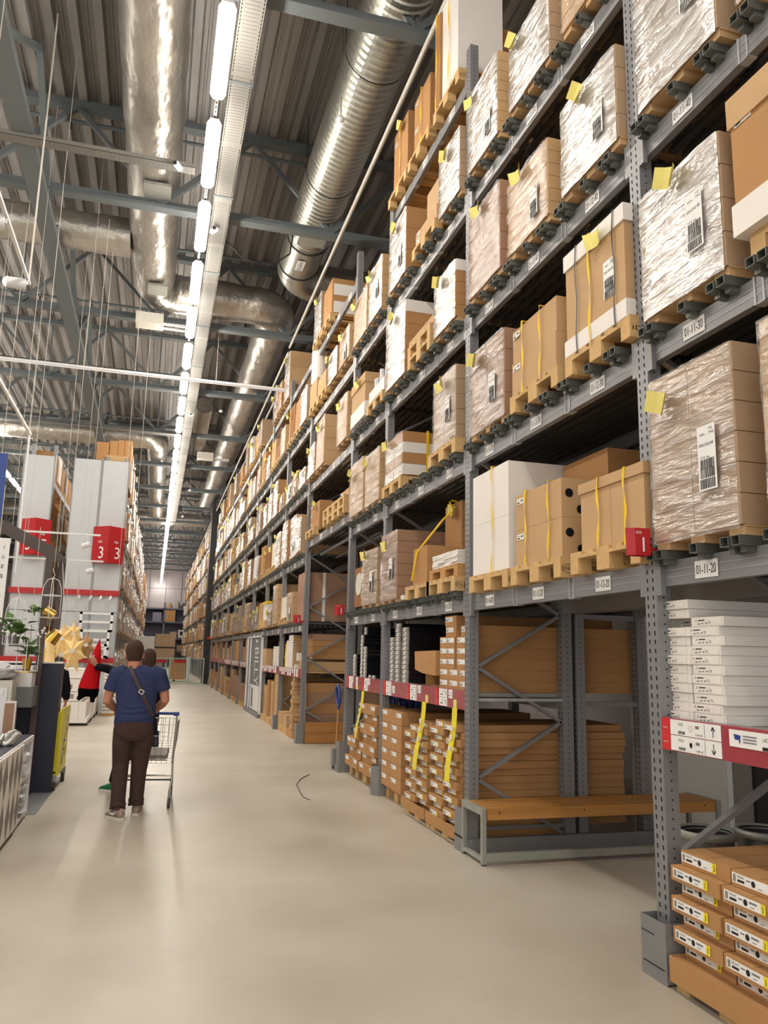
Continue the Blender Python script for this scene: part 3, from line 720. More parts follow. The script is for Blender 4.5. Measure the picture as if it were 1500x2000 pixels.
def small_label(w=.2, h=.05):
    b = MB(); b.box(-.002, 0, -w/2, w/2, -h/2, h/2, 'paper'); e = -.003
    b.box(e, e+.001, w*.1, w*.4, -h*.35, -h*.1, 'ink'); b.box(e, e+.001, -w*.4, -w*.05, -h*.1, h*.25, 'ink_soft'); b.box(e, e+.001, w*.15, w*.35, h*.1, h*.25, 'ink_soft'); return b.mesh('carton_label')
LAB = small_label(); LAB_S = small_label(.12, .045)

WRAPWORD = {'card': 'brown cartons', 'card_light': 'light brown cartons', 'card_pale': 'pale brown cartons', 'card_pink': 'pinkish brown cartons', 'card_white': 'white boxes', 'card_dark': 'dark brown cartons'}
def wrapped(x0, y0, y1, z0, z1, label, group, m='card_pale', rows=5, cols=2, depth=1.05, film='film', tags=1, ship=None, near=True, s=1, foot=True, tilt=0, lid=None, bands=None, tagset=None):
    """stack of cartons on small feet under stretch film; s=1 faces -X, s=-1 faces +X"""
    t = thing('wrapped_pallet_load', label, 'pallet load', (x0+s*depth/2, (y0+y1)/2, z0), group)
    b = MB(); zf = z0
    if foot: b2 = MB(); feet(b2, min(x0, x0+s*depth)+.0, (y0+y1)/2, z0, .05, y1-y0, depth); b2.build('pallet_feet', t); zf = z0+.05
    xs = sorted((x0+.012*s, x0+s*depth)); g = .003
    hh = (z1-zf)/rows; ww = (y1-y0-.02)/cols
    for i in range(rows):
        for j in range(cols):
            mm = m
            if lid and i == rows-1: mm = lid
            if bands and i % 2 == bands-1: mm = 'card_white'
            b.box(xs[0]+R.uniform(0, .006), xs[1], y0+.01+ww*j+g, y0+.01+ww*(j+1)-g, zf+hh*i+.002, zf+hh*(i+1)-.002, mm)
    b.box(xs[0]+.02, xs[1]-.02, y0+.02, y1-.02, zf+.01, z1-.01, 'card_seam')
    b.build('carton_stack', t)
    if near:
        # crumpled film: front only, as the unlit sides show no glare
        nz = max(4, int((z1-zf)/.1)); ring = []
        x1 = x0+s*depth
        pts = [(x0+s*.008, y0+.022)] + [(x0, y0+.04)] + [(x0, y0+.03+(y1-y0-.06)*u) for u in (.2, .4, .6, .8)] + [(x0, y1-.02), (x0+s*.02, y1)]
        for k in range(nz+1):
            row = []
            for i, (px, py) in enumerate(pts):
                q = R.uniform(-.008, .006) if 0 < i < len(pts)-1 else 0
                row.append((px+(q*s if 1 <= i <= len(pts)-2 else 0), py, zf-.02+(z1-zf+.02)*k/nz))
            ring.append(row)
        n = len(pts); fb = MB()
        fb.add([v for r_ in ring for v in r_], [(k*n+i, k*n+i+1, (k+1)*n+i+1, (k+1)*n+i) for k in range(nz) for i in range(n-1)], film, True)
        fb.build('stretch_film', t)
        if ship is None: ship = R.random() < .35
        if ship:
            c = child(t, SHIP if ship == 2 else SHIP_S, 'shipping_label', (x0-s*.014-(x0+s*depth/2), y0+(y1-y0)*.28-(y0+y1)/2, (z1-z0)*R.uniform(.3, .5)))
            if s < 0: c.rotation_euler.z = PI
    if not near:
        xf = sorted((x0, x0+s*.01))
        MB().box(xf[0], xf[1], y0, y1, zf, z1, film).build('stretch_film', t)
    for k in range(tags):
        c = child(t, (tagset or TAGS)[R.randrange(6)], 'paper_tag', (x0-s*.015-(x0+s*depth/2), R.uniform(-.1, .15)+(y1-y0)*.1, (z1-z0)*R.uniform(.78, .93)))
        if s < 0: c.rotation_euler.z = PI
    if tilt:
        t.rotation_euler.x = tilt
    return t
def cartons(x0, y0, y1, z0, z1, label, group, m='card_light', rows=1, cols=1, depth=1.0, straps=(), lids=None, seam=True, holes=False, slabel=0, name='carton_load', tags=0, ship=False, s=1, strapm='strap_yellow', bottomw=None, offs=0):
    """unwrapped cartons strapped to a pallet as one load"""
    t = thing(name, label, 'pallet load', (x0+s*depth/2, (y0+y1)/2, z0), group)
    hh = (z1-z0)/rows; ww = (y1-y0)/cols
    for i in range(rows):
        for j in range(cols):
            b = MB(); o = R.uniform(-offs, offs)
            xs = sorted((x0+o, x0+s*depth))
            b.box(xs[0], xs[1], y0+ww*j+.002, y0+ww*(j+1)-.002, z0+hh*i+.001, z0+hh*(i+1)-.001, m)
            if holes:
                for (hx, hz) in ((.2, .62), (.5, .22), (.9, .62)):
                    if j == 0: b.add([(x0+hx*.3+.032*math.cos(a), y0-.001, z0+hh*(i+hz)+.032*math.sin(a)) for a in [2*PI*k/16 for k in range(16)]], [tuple(range(16))], 'hole')
            bx = b.build('carton', t)
            if slabel and j == cols-1: child(bx, LAB_S, 'carton_label', (x0-.002-wloc(t)[0], y0+ww*(j+1)-.09-wloc(t)[1], z0+hh*(i+.8)-wloc(t)[2]))
    if lids:
        a, c_ = lids
        if c_: MB().box(min(x0-.012*s, x0+s*depth), max(x0-.012*s, x0+s*depth), y0-.012, y1+.012, z1-c_, z1+.008, a).build('lid', t)
    if bottomw: MB().box(min(x0-.012*s, x0+s*depth), max(x0-.012*s, x0+s*depth), y0-.012, y1+.012, z0, z0+bottomw, 'card_white').build('bottom_tray', t)
    for st in straps:
        yy, mm = st if isinstance(st, tuple) else (st, strapm)
        b = MB(); e = x0-.02*s; zz0 = z0-.03; n = 10; w = .014 if mm == 'strap_black' else .02
        vs = []
        for k in range(n+1):
            z = zz0+(z1+.012-zz0)*k/n; tw = math.sin(k*1.3+yy*9)*.5 if mm == 'strap_yellow' else 0
            vs += [(e-.008*math.sin(tw), yy-w*math.cos(tw)*.5+.01*math.sin(k), z), (e+.008*math.sin(tw), yy+w*math.cos(tw)*.5+.01*math.sin(k), z)]
        b.add(vs, [(2*k, 2*k+1, 2*k+3, 2*k+2) for k in range(n)], mm)
        b.box(min(e, x0+s*depth), max(e, x0+s*depth), yy-w/2, yy+w/2, z1+.009, z1+.012, mm)
        b.build('strap', t)
    if ship: child(t, SHIP_S, 'shipping_label', (x0-.003-wloc(t)[0], y0+.18-(y0+y1)/2, (z1-z0)*.45))
    for k in range(tags): child(t, TAGS[(k+int(y0*7)) % 6], 'paper_tag', (x0-.02-wloc(t)[0], -.1, (z1-z0)*.88))
    return t
# ---------------------------------------------------------------- loads on the near racks
G1 = 'film-wrapped pallet loads on the near rack'; G2 = 'strapped carton loads on the near rack'; GP = 'wooden pallets on the near rack'
X0 = 2.66
def Z(k, bar=True): return LV[k]+(.05 if bar else 0)
LN = {'20': 'first beam level', '30': 'second beam level', '40': 'third beam level', '50': 'fourth beam level', '60': 'top beam level'}
LN2 = {'20': 'first beam', '30': 'second beam', '40': 'third beam', '50': 'fourth beam', '60': 'top beam'}
def lab(n, k): return '01-%02d-%s' % (n, k)
# near bay
wrapped(X0, 3.09, 3.81, Z('20'), 3.245, 'big film-wrapped load of pale brown cartons with a barcode label, above the beam label 01-11-20', G1, rows=6, ship=2, tags=1)
wrapped(X0, 2.10, 2.93, Z('20'), 3.26, 'film-wrapped load cut by the right picture edge beside the one above 01-11-20', G1, m='card_light', rows=6)
wrapped(X0, 3.09, 3.82, Z('30'), 4.42, 'silvery film-wrapped load with two bands of cartons above the beam label 01-11-30', G1, ship=2, rows=4, cols=3, film='film_glare')
cartons(X0, 2.12, 3.0, Z('30')+.144, 4.50, 'tall brown carton load with white bottom tray and overhanging lid right of the 01-11-30 load', G2, m='card', lids=('card_light', .16), bottomw=.17, slabel=1)
pallet(X0+.04, 2.56, Z('30'), stamp=None, label='wooden pallet under the tall carton load with the white tray, right of the 01-11-30 load', group=GP)
wrapped(X0, 3.05, 3.80, Z('40'), 6.05, 'dazzling white film-wrapped load above the beam label 01-11-40', G1, rows=5, film='film_glare')
wrapped(X0, 2.12, 2.93, Z('40'), 6.0, 'film-wrapped load at the top right picture corner, right of the one above 01-11-40', G1, rows=5)
# bench bay
cartons(X0+.03, 3.90, 4.62, Z('20', 0)+.144, 2.80, 'pair of tan cartons with folded rim and two yellow straps above the label 01-12-20', G2, m='card_light', cols=2, depth=.85, straps=[4.08, 4.38], lids=('card_light', .06))
pallet(X0, 4.32, Z('20', 0), stamp='EPAL', label='stamped wooden pallet under the two tan cartons above 01-12-20', group=GP)
cartons(X0+.03, 4.88, 5.62, Z('20', 0)+.144, 2.92, 'two stacked tan cartons with round hand holes above the beam label 01-13-20', G2, m='card_light', rows=2, depth=.44, straps=[5.05, 5.42], holes=True, slabel=1)
pallet(X0, 5.26, Z('20', 0), stamp='EPAL', label='stamped wooden pallet under the cartons with hand holes above 01-13-20', group=GP)
cartons(X0+.03, 5.75, 6.50, Z('20', 0)+.144, 3.25, 'two stacked white cartons with one yellow strap above the beam label 01-14-20', G2, m='card_white', rows=2, depth=.95, straps=[6.05])
pallet(X0, 6.12, Z('20', 0), stamp='EPAL', label='wooden pallet under the white cartons above 01-14-20', group=GP)
t = cartons(3.16, 5.02, 5.70, Z('20', 0)+.144, 3.22, 'tall brown carton standing behind the cartons with hand holes', G2, m='card', cols=1, depth=.6)
cartons(3.16, 4.62, 5.0, Z('20', 0)+.144, 3.12, 'brown carton behind the tan pair above 01-12-20', G2, m='card', depth=.6) if False else None
cartons(X0+.01, 3.98, 4.72, Z('30')+.144+.0, 4.505, 'tan carton load with white lid, white base and black and yellow straps above 01-12-30', G2, m='card_light', depth=1.0, straps=[(4.55, 'strap_black'), (4.38, 'strap_yellow'), (4.08, 'strap_black')], lids=('card_white', .11), bottomw=.12, tags=1, ship=True)
pallet(X0, 4.34, Z('30'), stamp='ID', label='wooden pallet with a black mark under the white-lidded load above 01-12-30', group=GP)
cartons(X0+.01, 4.88, 5.62, Z('30')+.144-.03+.03, 4.30, 'plain tan carton block of two layers with two yellow straps above 01-13-30', G2, m='card_light', rows=2, cols=1, depth=1.0, straps=[5.10, 5.40], slabel=1, offs=.01)
pallet(X0, 5.25, Z('30'), label='wooden pallet under the plain tan carton block above 01-13-30', group=GP)
wrapped(X0, 5.76, 6.55, Z('30'), 4.42, 'film-wrapped load with a yellow paper above the beam label 01-14-30', G1, ship=1, m='card_pink', rows=4)
wrapped(X0, 4.00, 4.76, Z('40'), 5.70, 'bright film-wrapped load above the beam label 01-12-40', G1, rows=4, cols=3, film='film_glare')
wrapped(X0, 4.95, 5.70, Z('40'), 5.66, 'load of tan cartons with torn film above the beam label 01-13-40', G1, m='card_light', rows=6, film='film', lid='card_light')
wrapped(X0, 5.83, 6.60, Z('40'), 5.85, 'pinkish film-wrapped load with a white lower band above the beam label 01-14-40', G1, m='card_pink', rows=5)
wrapped(X0, 3.93, 4.72, Z('50'), 7.5, 'film-wrapped load of small brown cartons above the beam label 01-12-50', G1, m='card_light', rows=9, cols=4, film='film')
wrapped(X0, 4.88, 5.64, Z('50'), 6.98, 'silver film-wrapped load with yellow paper above the beam label 01-13-50', G1, rows=5, film='film_glare')
wrapped(X0, 5.86, 6.59, Z('50'), 7.18, 'silver film-wrapped load above the beam label 01-14-50', G1, m='card_light', rows=8, cols=1, film='film_glare')
# bay 15-17
t = cartons(X0+.05, 6.93, 7.63, Z('20')+.144+.12, 2.66, 'white printed boxes stacked on two pallets above 01-15-20', G2, m='card_white', rows=6, cols=4, depth=.9, offs=.01)
pallet(X0, 7.28, Z('20'), stamp='EPAL', label='stamped lower wooden pallet of the two under the white printed boxes, 01-15-20', group=GP)
pallet(X0+.03, 7.28, Z('20')+.144, m='wood', label='upper wooden pallet of the two under the white printed boxes', group=GP).scale = (1, 1, .8)
cartons(3.05, 7.68, 8.18, Z('20')+.144, 3.30, 'tall brown cartons with a loose yellow strap between 01-15-20 and 01-16-20', G2, m='card', rows=2, cols=1, depth=.8, tags=1)
tag(MB().tube([(2.64, 8.1, 2.45), (2.66, 8.0, 2.75), (2.9, 7.85, 3.1), (3.0, 7.8, 3.2)], .012, 5, 'strap_yellow').tube([(3.0, 7.80, 3.2), (2.98, 7.86, 3.3), (3.02, 7.9, 3.33), (3.06, 7.84, 3.31)], .012, 5, 'strap_yellow').build('yellow_strap'), 'loose yellow strap slanting over the brown cartons above 01-16-20', 'strap')
cartons(X0+.02, 7.72, 8.18, Z('20')+.144, 2.80, 'single brown carton above the beam label 01-16-20', G2, m='card', depth=.36)
pallet(X0, 8.00, Z('20'), label='wooden pallet under the single brown carton above 01-16-20', group=GP)
wrapped(X0, 8.75, 9.45, Z('20'), 3.12, 'tall film-wrapped load with yellow paper above 01-17-20', G1, m='card_pink', rows=6, cols=1, ship=True)
tag(MB().tube([(2.65, 8.45, 2.295), (2.72, 8.62, 2.30), (2.8, 8.55, 2.30)], .03, 7, 'card_white').build('film_scrap'), 'scrap of white film lying on the channels beside the 01-17-20 load', 'film scrap')
t = wrapped(X0+.02, 6.93, 7.62, Z('30')+.144, 4.52, 'narrow film-wrapped load leaning slightly above 01-15-30', G1, rows=5, foot=False)
pallet(X0, 7.28, Z('30'), label='wooden pallet under the leaning film-wrapped load above 01-15-30', group=GP)
t = wrapped(X0+.02, 8.68, 9.44, Z('30')+.144+.03, 4.31, 'film-wrapped load striped brown and white with a yellow strap above 01-17-30', G1, rows=4, m='card', bands=1, foot=False)
pallet(X0, 9.05, Z('30'), label='wooden pallet under the striped load above 01-17-30', group=GP)
MB().box(2.98, 3.01, 8.655, 8.66, 3.72, 4.32, 'strap_yellow').build('strap', t)
wrapped(X0+.0, 6.90, 7.55, Z('40'), 5.63, 'film-wrapped load with white top and bottom bands above 01-15-40', G1, m='card', rows=5, lid='card_white', film='film_glare')
cartons(X0+.03, 7.62, 8.50, Z('40')+.288, 5.34, 'low flat cartons on two pallets above 01-16-40', G2, m='card_light', depth=1.0)
pallet(X0, 8.06, Z('40'), label='lower wooden pallet under the low flat cartons above 01-16-40', group=GP)
pallet(X0, 8.06, Z('40')+.144, label='upper wooden pallet under the low flat cartons above 01-16-40', group=GP)
t = wrapped(X0-.0, 8.58, 9.42, Z('40'), 5.95, 'tall white film-wrapped load with a white lid above 01-17-40', G1, m='card', rows=6, lid='card_white', film='film_glare')
MB().box(3.2, 3.215, 8.565, 8.572, 5.0, 5.95, 'strap_black').build('strap', t)
wrapped(X0, 6.74+.06, 7.44, Z('50'), 7.07, 'glossy film-wrapped load above 01-15-50', G1, rows=5, film='film_glare')
cartons(X0+.03, 7.55, 8.30, Z('50')+.144, 6.62, 'tan cartons laid flat in two layers above 01-16-50', G2, m='card_light', rows=2, depth=1.0, slabel=1)
pallet(X0, 7.95, Z('50'), label='wooden pallet under the flat tan cartons above 01-16-50', group=GP)
cartons(X0+.05, 7.55, 7.95, 6.63, 6.95, 'long tan box lying on the flat cartons above 01-16-50', G2, m='card_light', depth=1.0)
wrapped(X0, 8.62, 9.36, Z('50'), 7.22, 'tall film-wrapped load with markings above 01-17-50', G1, m='card', rows=3, cols=1, film='film_glare', ship=True)
for n, (a, b_, zt, kw, lb) in {15: (6.93, 7.42, 9.05, dict(m='card_white', cols=1, depth=.52), 'white boards and tan cartons on top of the rack beside the post end'),
        16: (7.83, 8.42, 8.50, dict(m='card', rows=2, depth=1.05), 'tan carton load with yellow strap on the top level, middle of three'),
        17: (8.69, 9.30, 8.62, dict(m='card', cols=2, depth=1.05), 'brown carton load with yellow paper on the top level, furthest of three')}.items():
    t = cartons(X0+.03, a, b_, Z('60', 0)+.144, zt, lb, G2, straps=[(a+b_)/2], tags=1 if n == 17 else 0, slabel=n > 15, **kw)
    pallet(X0, (a+b_)/2+.06, Z('60', 0), stamp='EPAL', label='wooden pallet under the top level load, ' + lb.split(' on ')[0], group=GP)
cartons(X0-.0, 7.43, 7.58, Z('60', 0)+.144, 8.95, 'narrow brown carton with yellow strap beside the white boards on the top level', G2, m='card', depth=.9, straps=[7.5])
# bay 18-19
wrapped(X0, 9.62, 10.42, Z('20'), 3.02, 'film-wrapped load with torn top and yellow paper above 01-18-20', G1, m='card_pale', rows=5)
cartons(X0+.05, 10.50, 10.95, Z('20')+.05, 2.86, 'low brown carton behind the 01-18-20 load', G2, m='card_dark', depth=.8)
tag(MB().cyl((2.7, 10.7, 2.62), (2.72, 10.7, 2.62), .16, 20, 'cream').build('film_roll'), 'round pale roll of film standing against the low brown carton', 'film roll')
wrapped(X0, 9.62, 10.38, Z('30'), 4.36, 'yellowish film-wrapped load above 01-18-30', G1, m='card_light', rows=4)
wrapped(X0, 10.45, 11.28, Z('30'), 4.42, 'yellowish film-wrapped load above 01-19-30', G1, m='card_light', rows=4, lid='card_light')
t = cartons(X0+.02, 9.50+.02, 10.30, Z('40')+.144, 5.28, 'white tray of film-wrapped rolls above 01-18-40', G2, m='card_white', depth=1.0)
b = MB()
for i in range(8): b.cyl((2.75+.05*(i % 3), 9.6+i*.09, 5.28), (2.75+.05*(i % 3), 9.6+i*.09, 5.45+.05*(i % 2)), .04, 8, 'plastic_bag')
b.build('roll', t)
pallet(X0, 9.95, Z('40'), label='wooden pallet under the white tray of rolls above 01-18-40', group=GP)
cartons(X0, 10.45, 11.25, Z('40')+.05, 5.66, 'tan carton load with a lid and white base above 01-19-40', G2, m='card_light', lids=('card_light', .14), bottomw=.22, tags=1)
wrapped(X0, 9.70, 10.43, Z('50'), 7.13, 'film-wrapped load with ribbed film above 01-18-50', G1, m='card_light', rows=5, film='film_glare')
wrapped(X0, 10.52, 11.33, Z('50'), 7.06, 'film-wrapped load with round yellow sticker above 01-19-50', G1, m='card_light', rows=5)
# passage bay 20-23
t = cartons(X0+.03, 12.9+.3, 13.97, Z('60', 0)+.144, 8.45, 'white and brown boxes with handles on the bare beam over the second passage', G2, m='card', rows=2, depth=1.05, tags=0)
for i in range(2): MB().box(2.72, 3.7, 13.19, 13.198, 7.78+i*.34, 8.0+i*.34, 'card_white').build('white_band', t)
pallet(X0, 13.6, Z('60', 0), stamp=None, label='wooden pallet under the white and brown boxes over the second passage', group=GP)
wrapped(X0, 14.10, 14.80, Z('60', 0)+.144, 8.62, 'tall film-wrapped load at the far end of the bare beam over the second passage', G1, rows=5, foot=False, film='film_glare')
pallet(X0, 14.45, Z('60', 0), label='wooden pallet at the far end of the bare beam over the second passage', group=GP)
PS = [(11.60, 12.35), (12.48, 13.22), (13.35, 14.1), (14.2, 14.9)]
for k, tops, sp in (('50', (6.9, 6.87, 6.75, 6.88), 0), ('40', (5.76, None, 5.9, 5.6), 0)):
    for j, (a, b_) in enumerate(PS):
        if tops[j] is None: continue
        if (k, j) in (('50', 2), ('50', 3)):
            cartons(X0, a, b_, Z(k)+.144, tops[j], 'tan cartons on the %s over the second passage, %s from the near side' % (LN[k], ORD[j]), G2, m='card_light', rows=2, straps=[(a+b_)/2])
            pallet(X0, (a+b_)/2, Z(k), label='wooden pallet on the %s over the second passage, %s from the near side' % (LN[k], ORD[j]), group=GP)
        else:
            wrapped(X0, a, b_, Z(k), tops[j], 'film-wrapped load on the %s over the second passage, %s from the near side' % (LN[k], ORD[j]), G1, m=['card_light', 'card'][j % 2], rows=4, film=['film', 'film_glare'][j % 2])
for j, (a, b_, zt, n2, m) in enumerate([(11.7, 12.3, 4.12, 2, 'card_light'), (12.45, 13.15, 4.06, 1, 'card_light'), (14.0, 14.85, 4.45, 1, 'card')]):
    cartons(X0+.1, a, b_, 3.8+.144*(2 if j < 2 else 1), zt+.1*(j < 2), 'low tan cartons on the lowest beam over the second passage, %s from the camera' % ORD[j], G2, m=m, rows=3 if j == 2 else 1, cols=n2, depth=.9, tags=1 if j == 2 else 0, slabel=1)
    for q in range(2 if j < 2 else 1):
        pallet(X0, (a+b_)/2, 3.8+.144*q, label='%s wooden pallet under the %s low carton pile over the second passage' % (['lower', 'upper'][q] if j < 2 else 'single', ORD[j]), group=GP)
tag(MB().cyl((2.8, 14.75, 6.9), (2.8, 14.75, 7.58), .16, 16, 'card_white').build('film_roll'), 'tall white roll standing under the top beam at the far end of the second passage', 'film roll')

# ---------------------------------------------------------------- section B loads : 9 bays x 3 slots x 5 levels
GB = 'film-wrapped pallet loads on the rack beyond the second passage'
tones = ['card_pale', 'card_light', 'card', 'card_pink', 'card_pale', 'card_light']
for bay in range(9):
    ya = PB[bay]+PW
    for j in range(3):
        a = ya+.03+.9*j; b_ = a+.80
        for k, zt in LV.items():
            if bay == 0 and k == '60': continue
            h = R.uniform(.62, .95) if k != '60' else R.uniform(.6, 1.2)
            if R.random() < .15: h *= .6
            if k == '60' and R.random() < .3: continue
            lb = 'load beyond the second passage, %s bay, %s slot, %s' % (nth(bay), ['near', 'middle', 'far'][j], LN2[k])
            q = R.random(); near = bay < 3
            if bay == 1 and k == '20' and j == 2: continue
            if bay == 0 and k == '20' and j == 0:
                t = cartons(2.75, 15.14, 15.92, 2.27, 3.22, 'tall pinkish brown carton stack with vertical white band, first beam beyond the second passage', GB, m='card_pink', rows=3, depth=1.35)
                MB().box(3.10, 3.16, 15.132, 15.138, 2.27, 3.22, 'card_white').build('white_band', t); continue
            if q < .68:
                wrapped(X0+R.uniform(-.03, .03), a+R.uniform(0, .05), b_-R.uniform(0, .05), zt+.05, zt+.05+h, 'film-wrapped '+WRAPWORD[tones[(bay+j) % 6]].split(' cart')[0]+' '+lb, GB, m=tones[(bay+j) % 6], rows=R.choice((3, 4, 5)), cols=R.choice((1, 2)), film=R.choice(('film', 'film_glare')), near=near, tags=1 if R.random() < .75 else 0, ship=near and R.random() < .6)
            else:
                mb = MB(); mm = R.choice(('card_light', 'card', 'card_white', 'card_dark')); rws = R.choice((1, 2, 3)); hh = (h-.1)/rws
                z0 = zt+.05
                for c_ in range(3): mb.box(X0, X0+1.1, a+.0+.34*c_, a+.1+.34*c_, z0, z0+.12, 'wood_pale')
                mb.box(X0, X0+1.1, a, b_, z0+.1, z0+.144, 'wood_pale')
                o = mb.build('wooden_pallet'); tag(o, 'pallet under the '+lb, 'pallet', 'wooden pallets beyond the second passage')
                mb = MB()
                for r_ in range(rws): mb.box(X0+.02+R.uniform(0, .02), X0+1.0, a+.02, b_-.02, z0+.146+hh*r_, z0+.146+hh*(r_+1)-.004, mm)
                o = mb.build('carton_load'); tag(o, '%s carton %s' % ({'card_light': 'tan', 'card': 'brown', 'card_white': 'white', 'card_dark': 'dark brown'}[mm], lb), 'pallet load', 'carton loads beyond the second passage')
                if R.random() < .6:
                    yy = (a+b_)/2; s_ = MB().box(X0-.01, X0-.005, yy-.015, yy+.015, z0+.1, z0+.146+hh*rws, 'strap_yellow').build('strap', o)
                if R.random() < .5:
                    q2 = child(o, TAGS[R.randrange(6)], 'paper_tag'); q2.location = Vector((X0-.02, yy if False else (a+b_)/2+.1, z0+h*.85)) - o.location
# yellow-strapped white bin load in second bay
t = thing('carton_load', 'white crate with yellow rim on the first beam, second bay beyond the passage', 'pallet load', (3.1, 20.1, 2.26))
MB().box(2.66, 3.6, 19.75, 20.5, 2.45, 2.86, 'card_white').build('crate', t); MB().box(2.64, 3.62, 19.73, 20.52, 2.86, 2.92, 'strap_yellow').build('rim', t); MB().box(2.60, 3.6, 19.7, 20.55, 2.26, 2.44, 'wood_pale').build('boards', t)

# far stuff : one mass each
def mass(name, label, cat, X, s, ys_, lv, hmin, hmax, n0, tm='tag_yellow'):
    b = MB(); rn = random.Random(n0)
    for a in ys_:
        for j in range(3):
            for zt in lv:
                if rn.random() < .06: continue
                h = rn.uniform(hmin, hmax); y = a+.14+.9*j; x = X+rn.uniform(-.08, .06)*s
                b.box(min(x, x+s*.9), max(x, x+s*.9), y, y+.8-rn.uniform(0, .1), zt+.1, zt+.1+h, rn.choice(('card_pale', 'card_light', 'card_pink', 'card_white', 'card', 'film_solid')))
                if rn.random() < .6: b.obox((x-s*.03, y+.4, zt+h*.9), .04, .14, .12, 0, tm if rn.random() < .4 else 'paper', rx=.6)
    o = b.build(name); tag(o, label, cat, kind='stuff'); return o
mat('film_solid', 'cbc7c0', .3, spec=.7, metal=.15, bump=.4, bscale=6)
mass('wrapped_pallet_loads', 'countless small wrapped pallet loads on the distant right rack beyond the gate', 'pallet loads', 2.66, 1, ys[:-1], [1.1, 2.21, 3.55, 4.91, 6.25, 7.62], .6, 1.05, 5)
mass('wrapped_pallet_loads', 'countless wrapped pallet loads crowding the far half of the left rack', 'pallet loads', -1.02, -1, yl[10:21], [1.0, 2.13, 3.45, 4.9, 6.2], .6, 1.15, 8, 'paper')
GL = 'pallet loads on the left rack along the aisle'
for i in range(10):
    for j in range(3):
        a = yl[i]+.14+.9*j
        for k, zt in list(LLV.items())+[('10', .95)]:
            if k == '10' and R.random() < .3: continue
            h = R.uniform(.6, 1.15) if k in ('40', '50') else R.uniform(.5, .95)
            lb = '%s load, left rack, %s bay past the white panels, %s slot, %s' % (R.choice(('film-wrapped', 'film-covered')), nth(i), ['near', 'middle', 'far'][j], {'10': 'price shelf level', '20': 'first beam', '30': 'second beam', '40': 'third beam', '50': 'top beam'}[k])
            wrapped(-1.02+R.uniform(-.05, .06), a, a+.8, zt, zt+h, lb, GL, m=R.choice(tones), rows=3, cols=1, depth=.6, near=False, tags=R.choice((1, 1, 2)), tagset=WTAGS, s=-1, film=R.choice(('film', 'film_glare')))
for i in range(2):
    for j in range(3):
        a = 23.1+2.85*i+.9*j
        for k, zt in LLV.items():
            h = R.uniform(.5, .9)
            b = MB().box(-3.6, -3.0, a, a+.75, zt+.14, zt+.14+h, R.choice(('card', 'card_white', 'card_light'))); 
            tag(b.build('carton_load'), 'carton load seen in the gap between the white panels, %s bay, %s slot, %s' % (ORD[i], ORD[j], LN2[k]), 'pallet load', 'loads in the gap between the white panels')
            tag(MB().box(-3.6, -2.97, a, a+.8, zt, zt+.14, 'wood').build('wooden_pallet'), 'pallet in the gap between the white panels, %s bay, %s slot, %s' % (ORD[i], ORD[j], LN2[k]), 'pallet', 'pallets in the gap between the white panels')
# cartons on top behind the white panel
for i, (x0, x1, h) in enumerate([(-1.95, -1.62, .62), (-1.60, -1.38, .68), (-1.37, -1.20, .72), (-1.19, -1.0, .72)]):
    tag(MB().box(x0, x1, 23.2, 24.2, 6.86, 6.86+h, 'card').build('carton'), 'brown carton standing on top behind the white number 3 panel, %s from its left' % ORD[i], 'carton', 'brown cartons on top behind the number 3 panel')
tag(MB().box(-2.0, -.98, 23.15, 24.25, 6.2, 6.85, 'card_pale').build('carton_load'), 'pale load under the brown cartons behind the number 3 panel', 'pallet load')
# rear-rack loads closing the view
for bi, (y0, y1, ns) in enumerate(BAYS):
    for k in ('20', '30', '40', '50'):
        for n in ns:
            if (k == '20' and n in (13, 14)) or n == 9: continue
            c = laby(n); h = R.uniform(.7, .95)
            tag(MB().box(3.95, 4.5, c-.4, c+.4, LV[k], LV[k]+h, R.choice(('card_dark', 'card', 'card_dark'))).build('carton_load'), 'dark carton load on the rear rack behind the place labelled 01-%02d-%s' % (n, k), 'pallet load', 'loads on the rear rack')
for i in range(5):
    for k in ('20', '30', '40', '50'):
        for j in range(3):
            a = PB[i]+.2+.9*j
            if k == '20' and i == 0: continue
            tag(MB().box(3.95, 4.6, a, a+.8, LV[k], LV[k]+R.uniform(.7, .95), 'card_dark').build('carton_load'), 'dark rear-rack load beyond the passage, %s bay, %s slot, %s' % (ORD[i], ORD[j], LN2[k]), 'pallet load', 'loads on the rear rack beyond the passage')
# ---------------------------------------------------------------- self-serve stock at floor and price-rail level
def flat_label(w, h, word, digit=None, dot=True, small=False):
    b = MB(); b.box(-.0015, 0, -w/2, w/2, -h/2, h/2, 'paper'); e = -.002
    b.box(e, 0, w*.40, w*.47, -h*.36, h*.36, 'card_grey')
    b.text(word, (e-.0005, w*.36, h*.26), (0, -1, 0), (0, 0, 1), h*.24, 'ink', 'l', w=w*.17)
    b.box(e, 0, w*.19, w*.36, -h*.3, -h*.05, 'ink')
    if dot: b.add([(e-.0003, -w*.03+h*.3*math.cos(a), h*.32*math.sin(a)) for a in [2*PI*k/18 for k in range(18)]], [tuple(range(18))], 'ink')
    b.box(e, 0, w*.04, w*.14, h*.05, h*.2, 'ink_soft'); b.box(e, 0, -w*.24, -w*.14, -h*.3, -h*.22, 'ink_soft')
    if digit == '1': b.box(e, 0, -w*.30, -w*.12, h*.05, h*.25, 'ink_soft')
    if digit:
        b.box(-.003, 0, -w/2, -w*.39, -h/2, h/2, 'label_yellow'); b.text(digit, (-.0035, -w*.445, 0), (0, -1, 0), (0, 0, 1), h*.62, 'ink')
    return b.mesh('carton_label')
K3 = flat_label(.27, .045, 'KALLAX', '3'); K1 = flat_label(.27, .045, 'KALLAX', '1')
LK = MB()
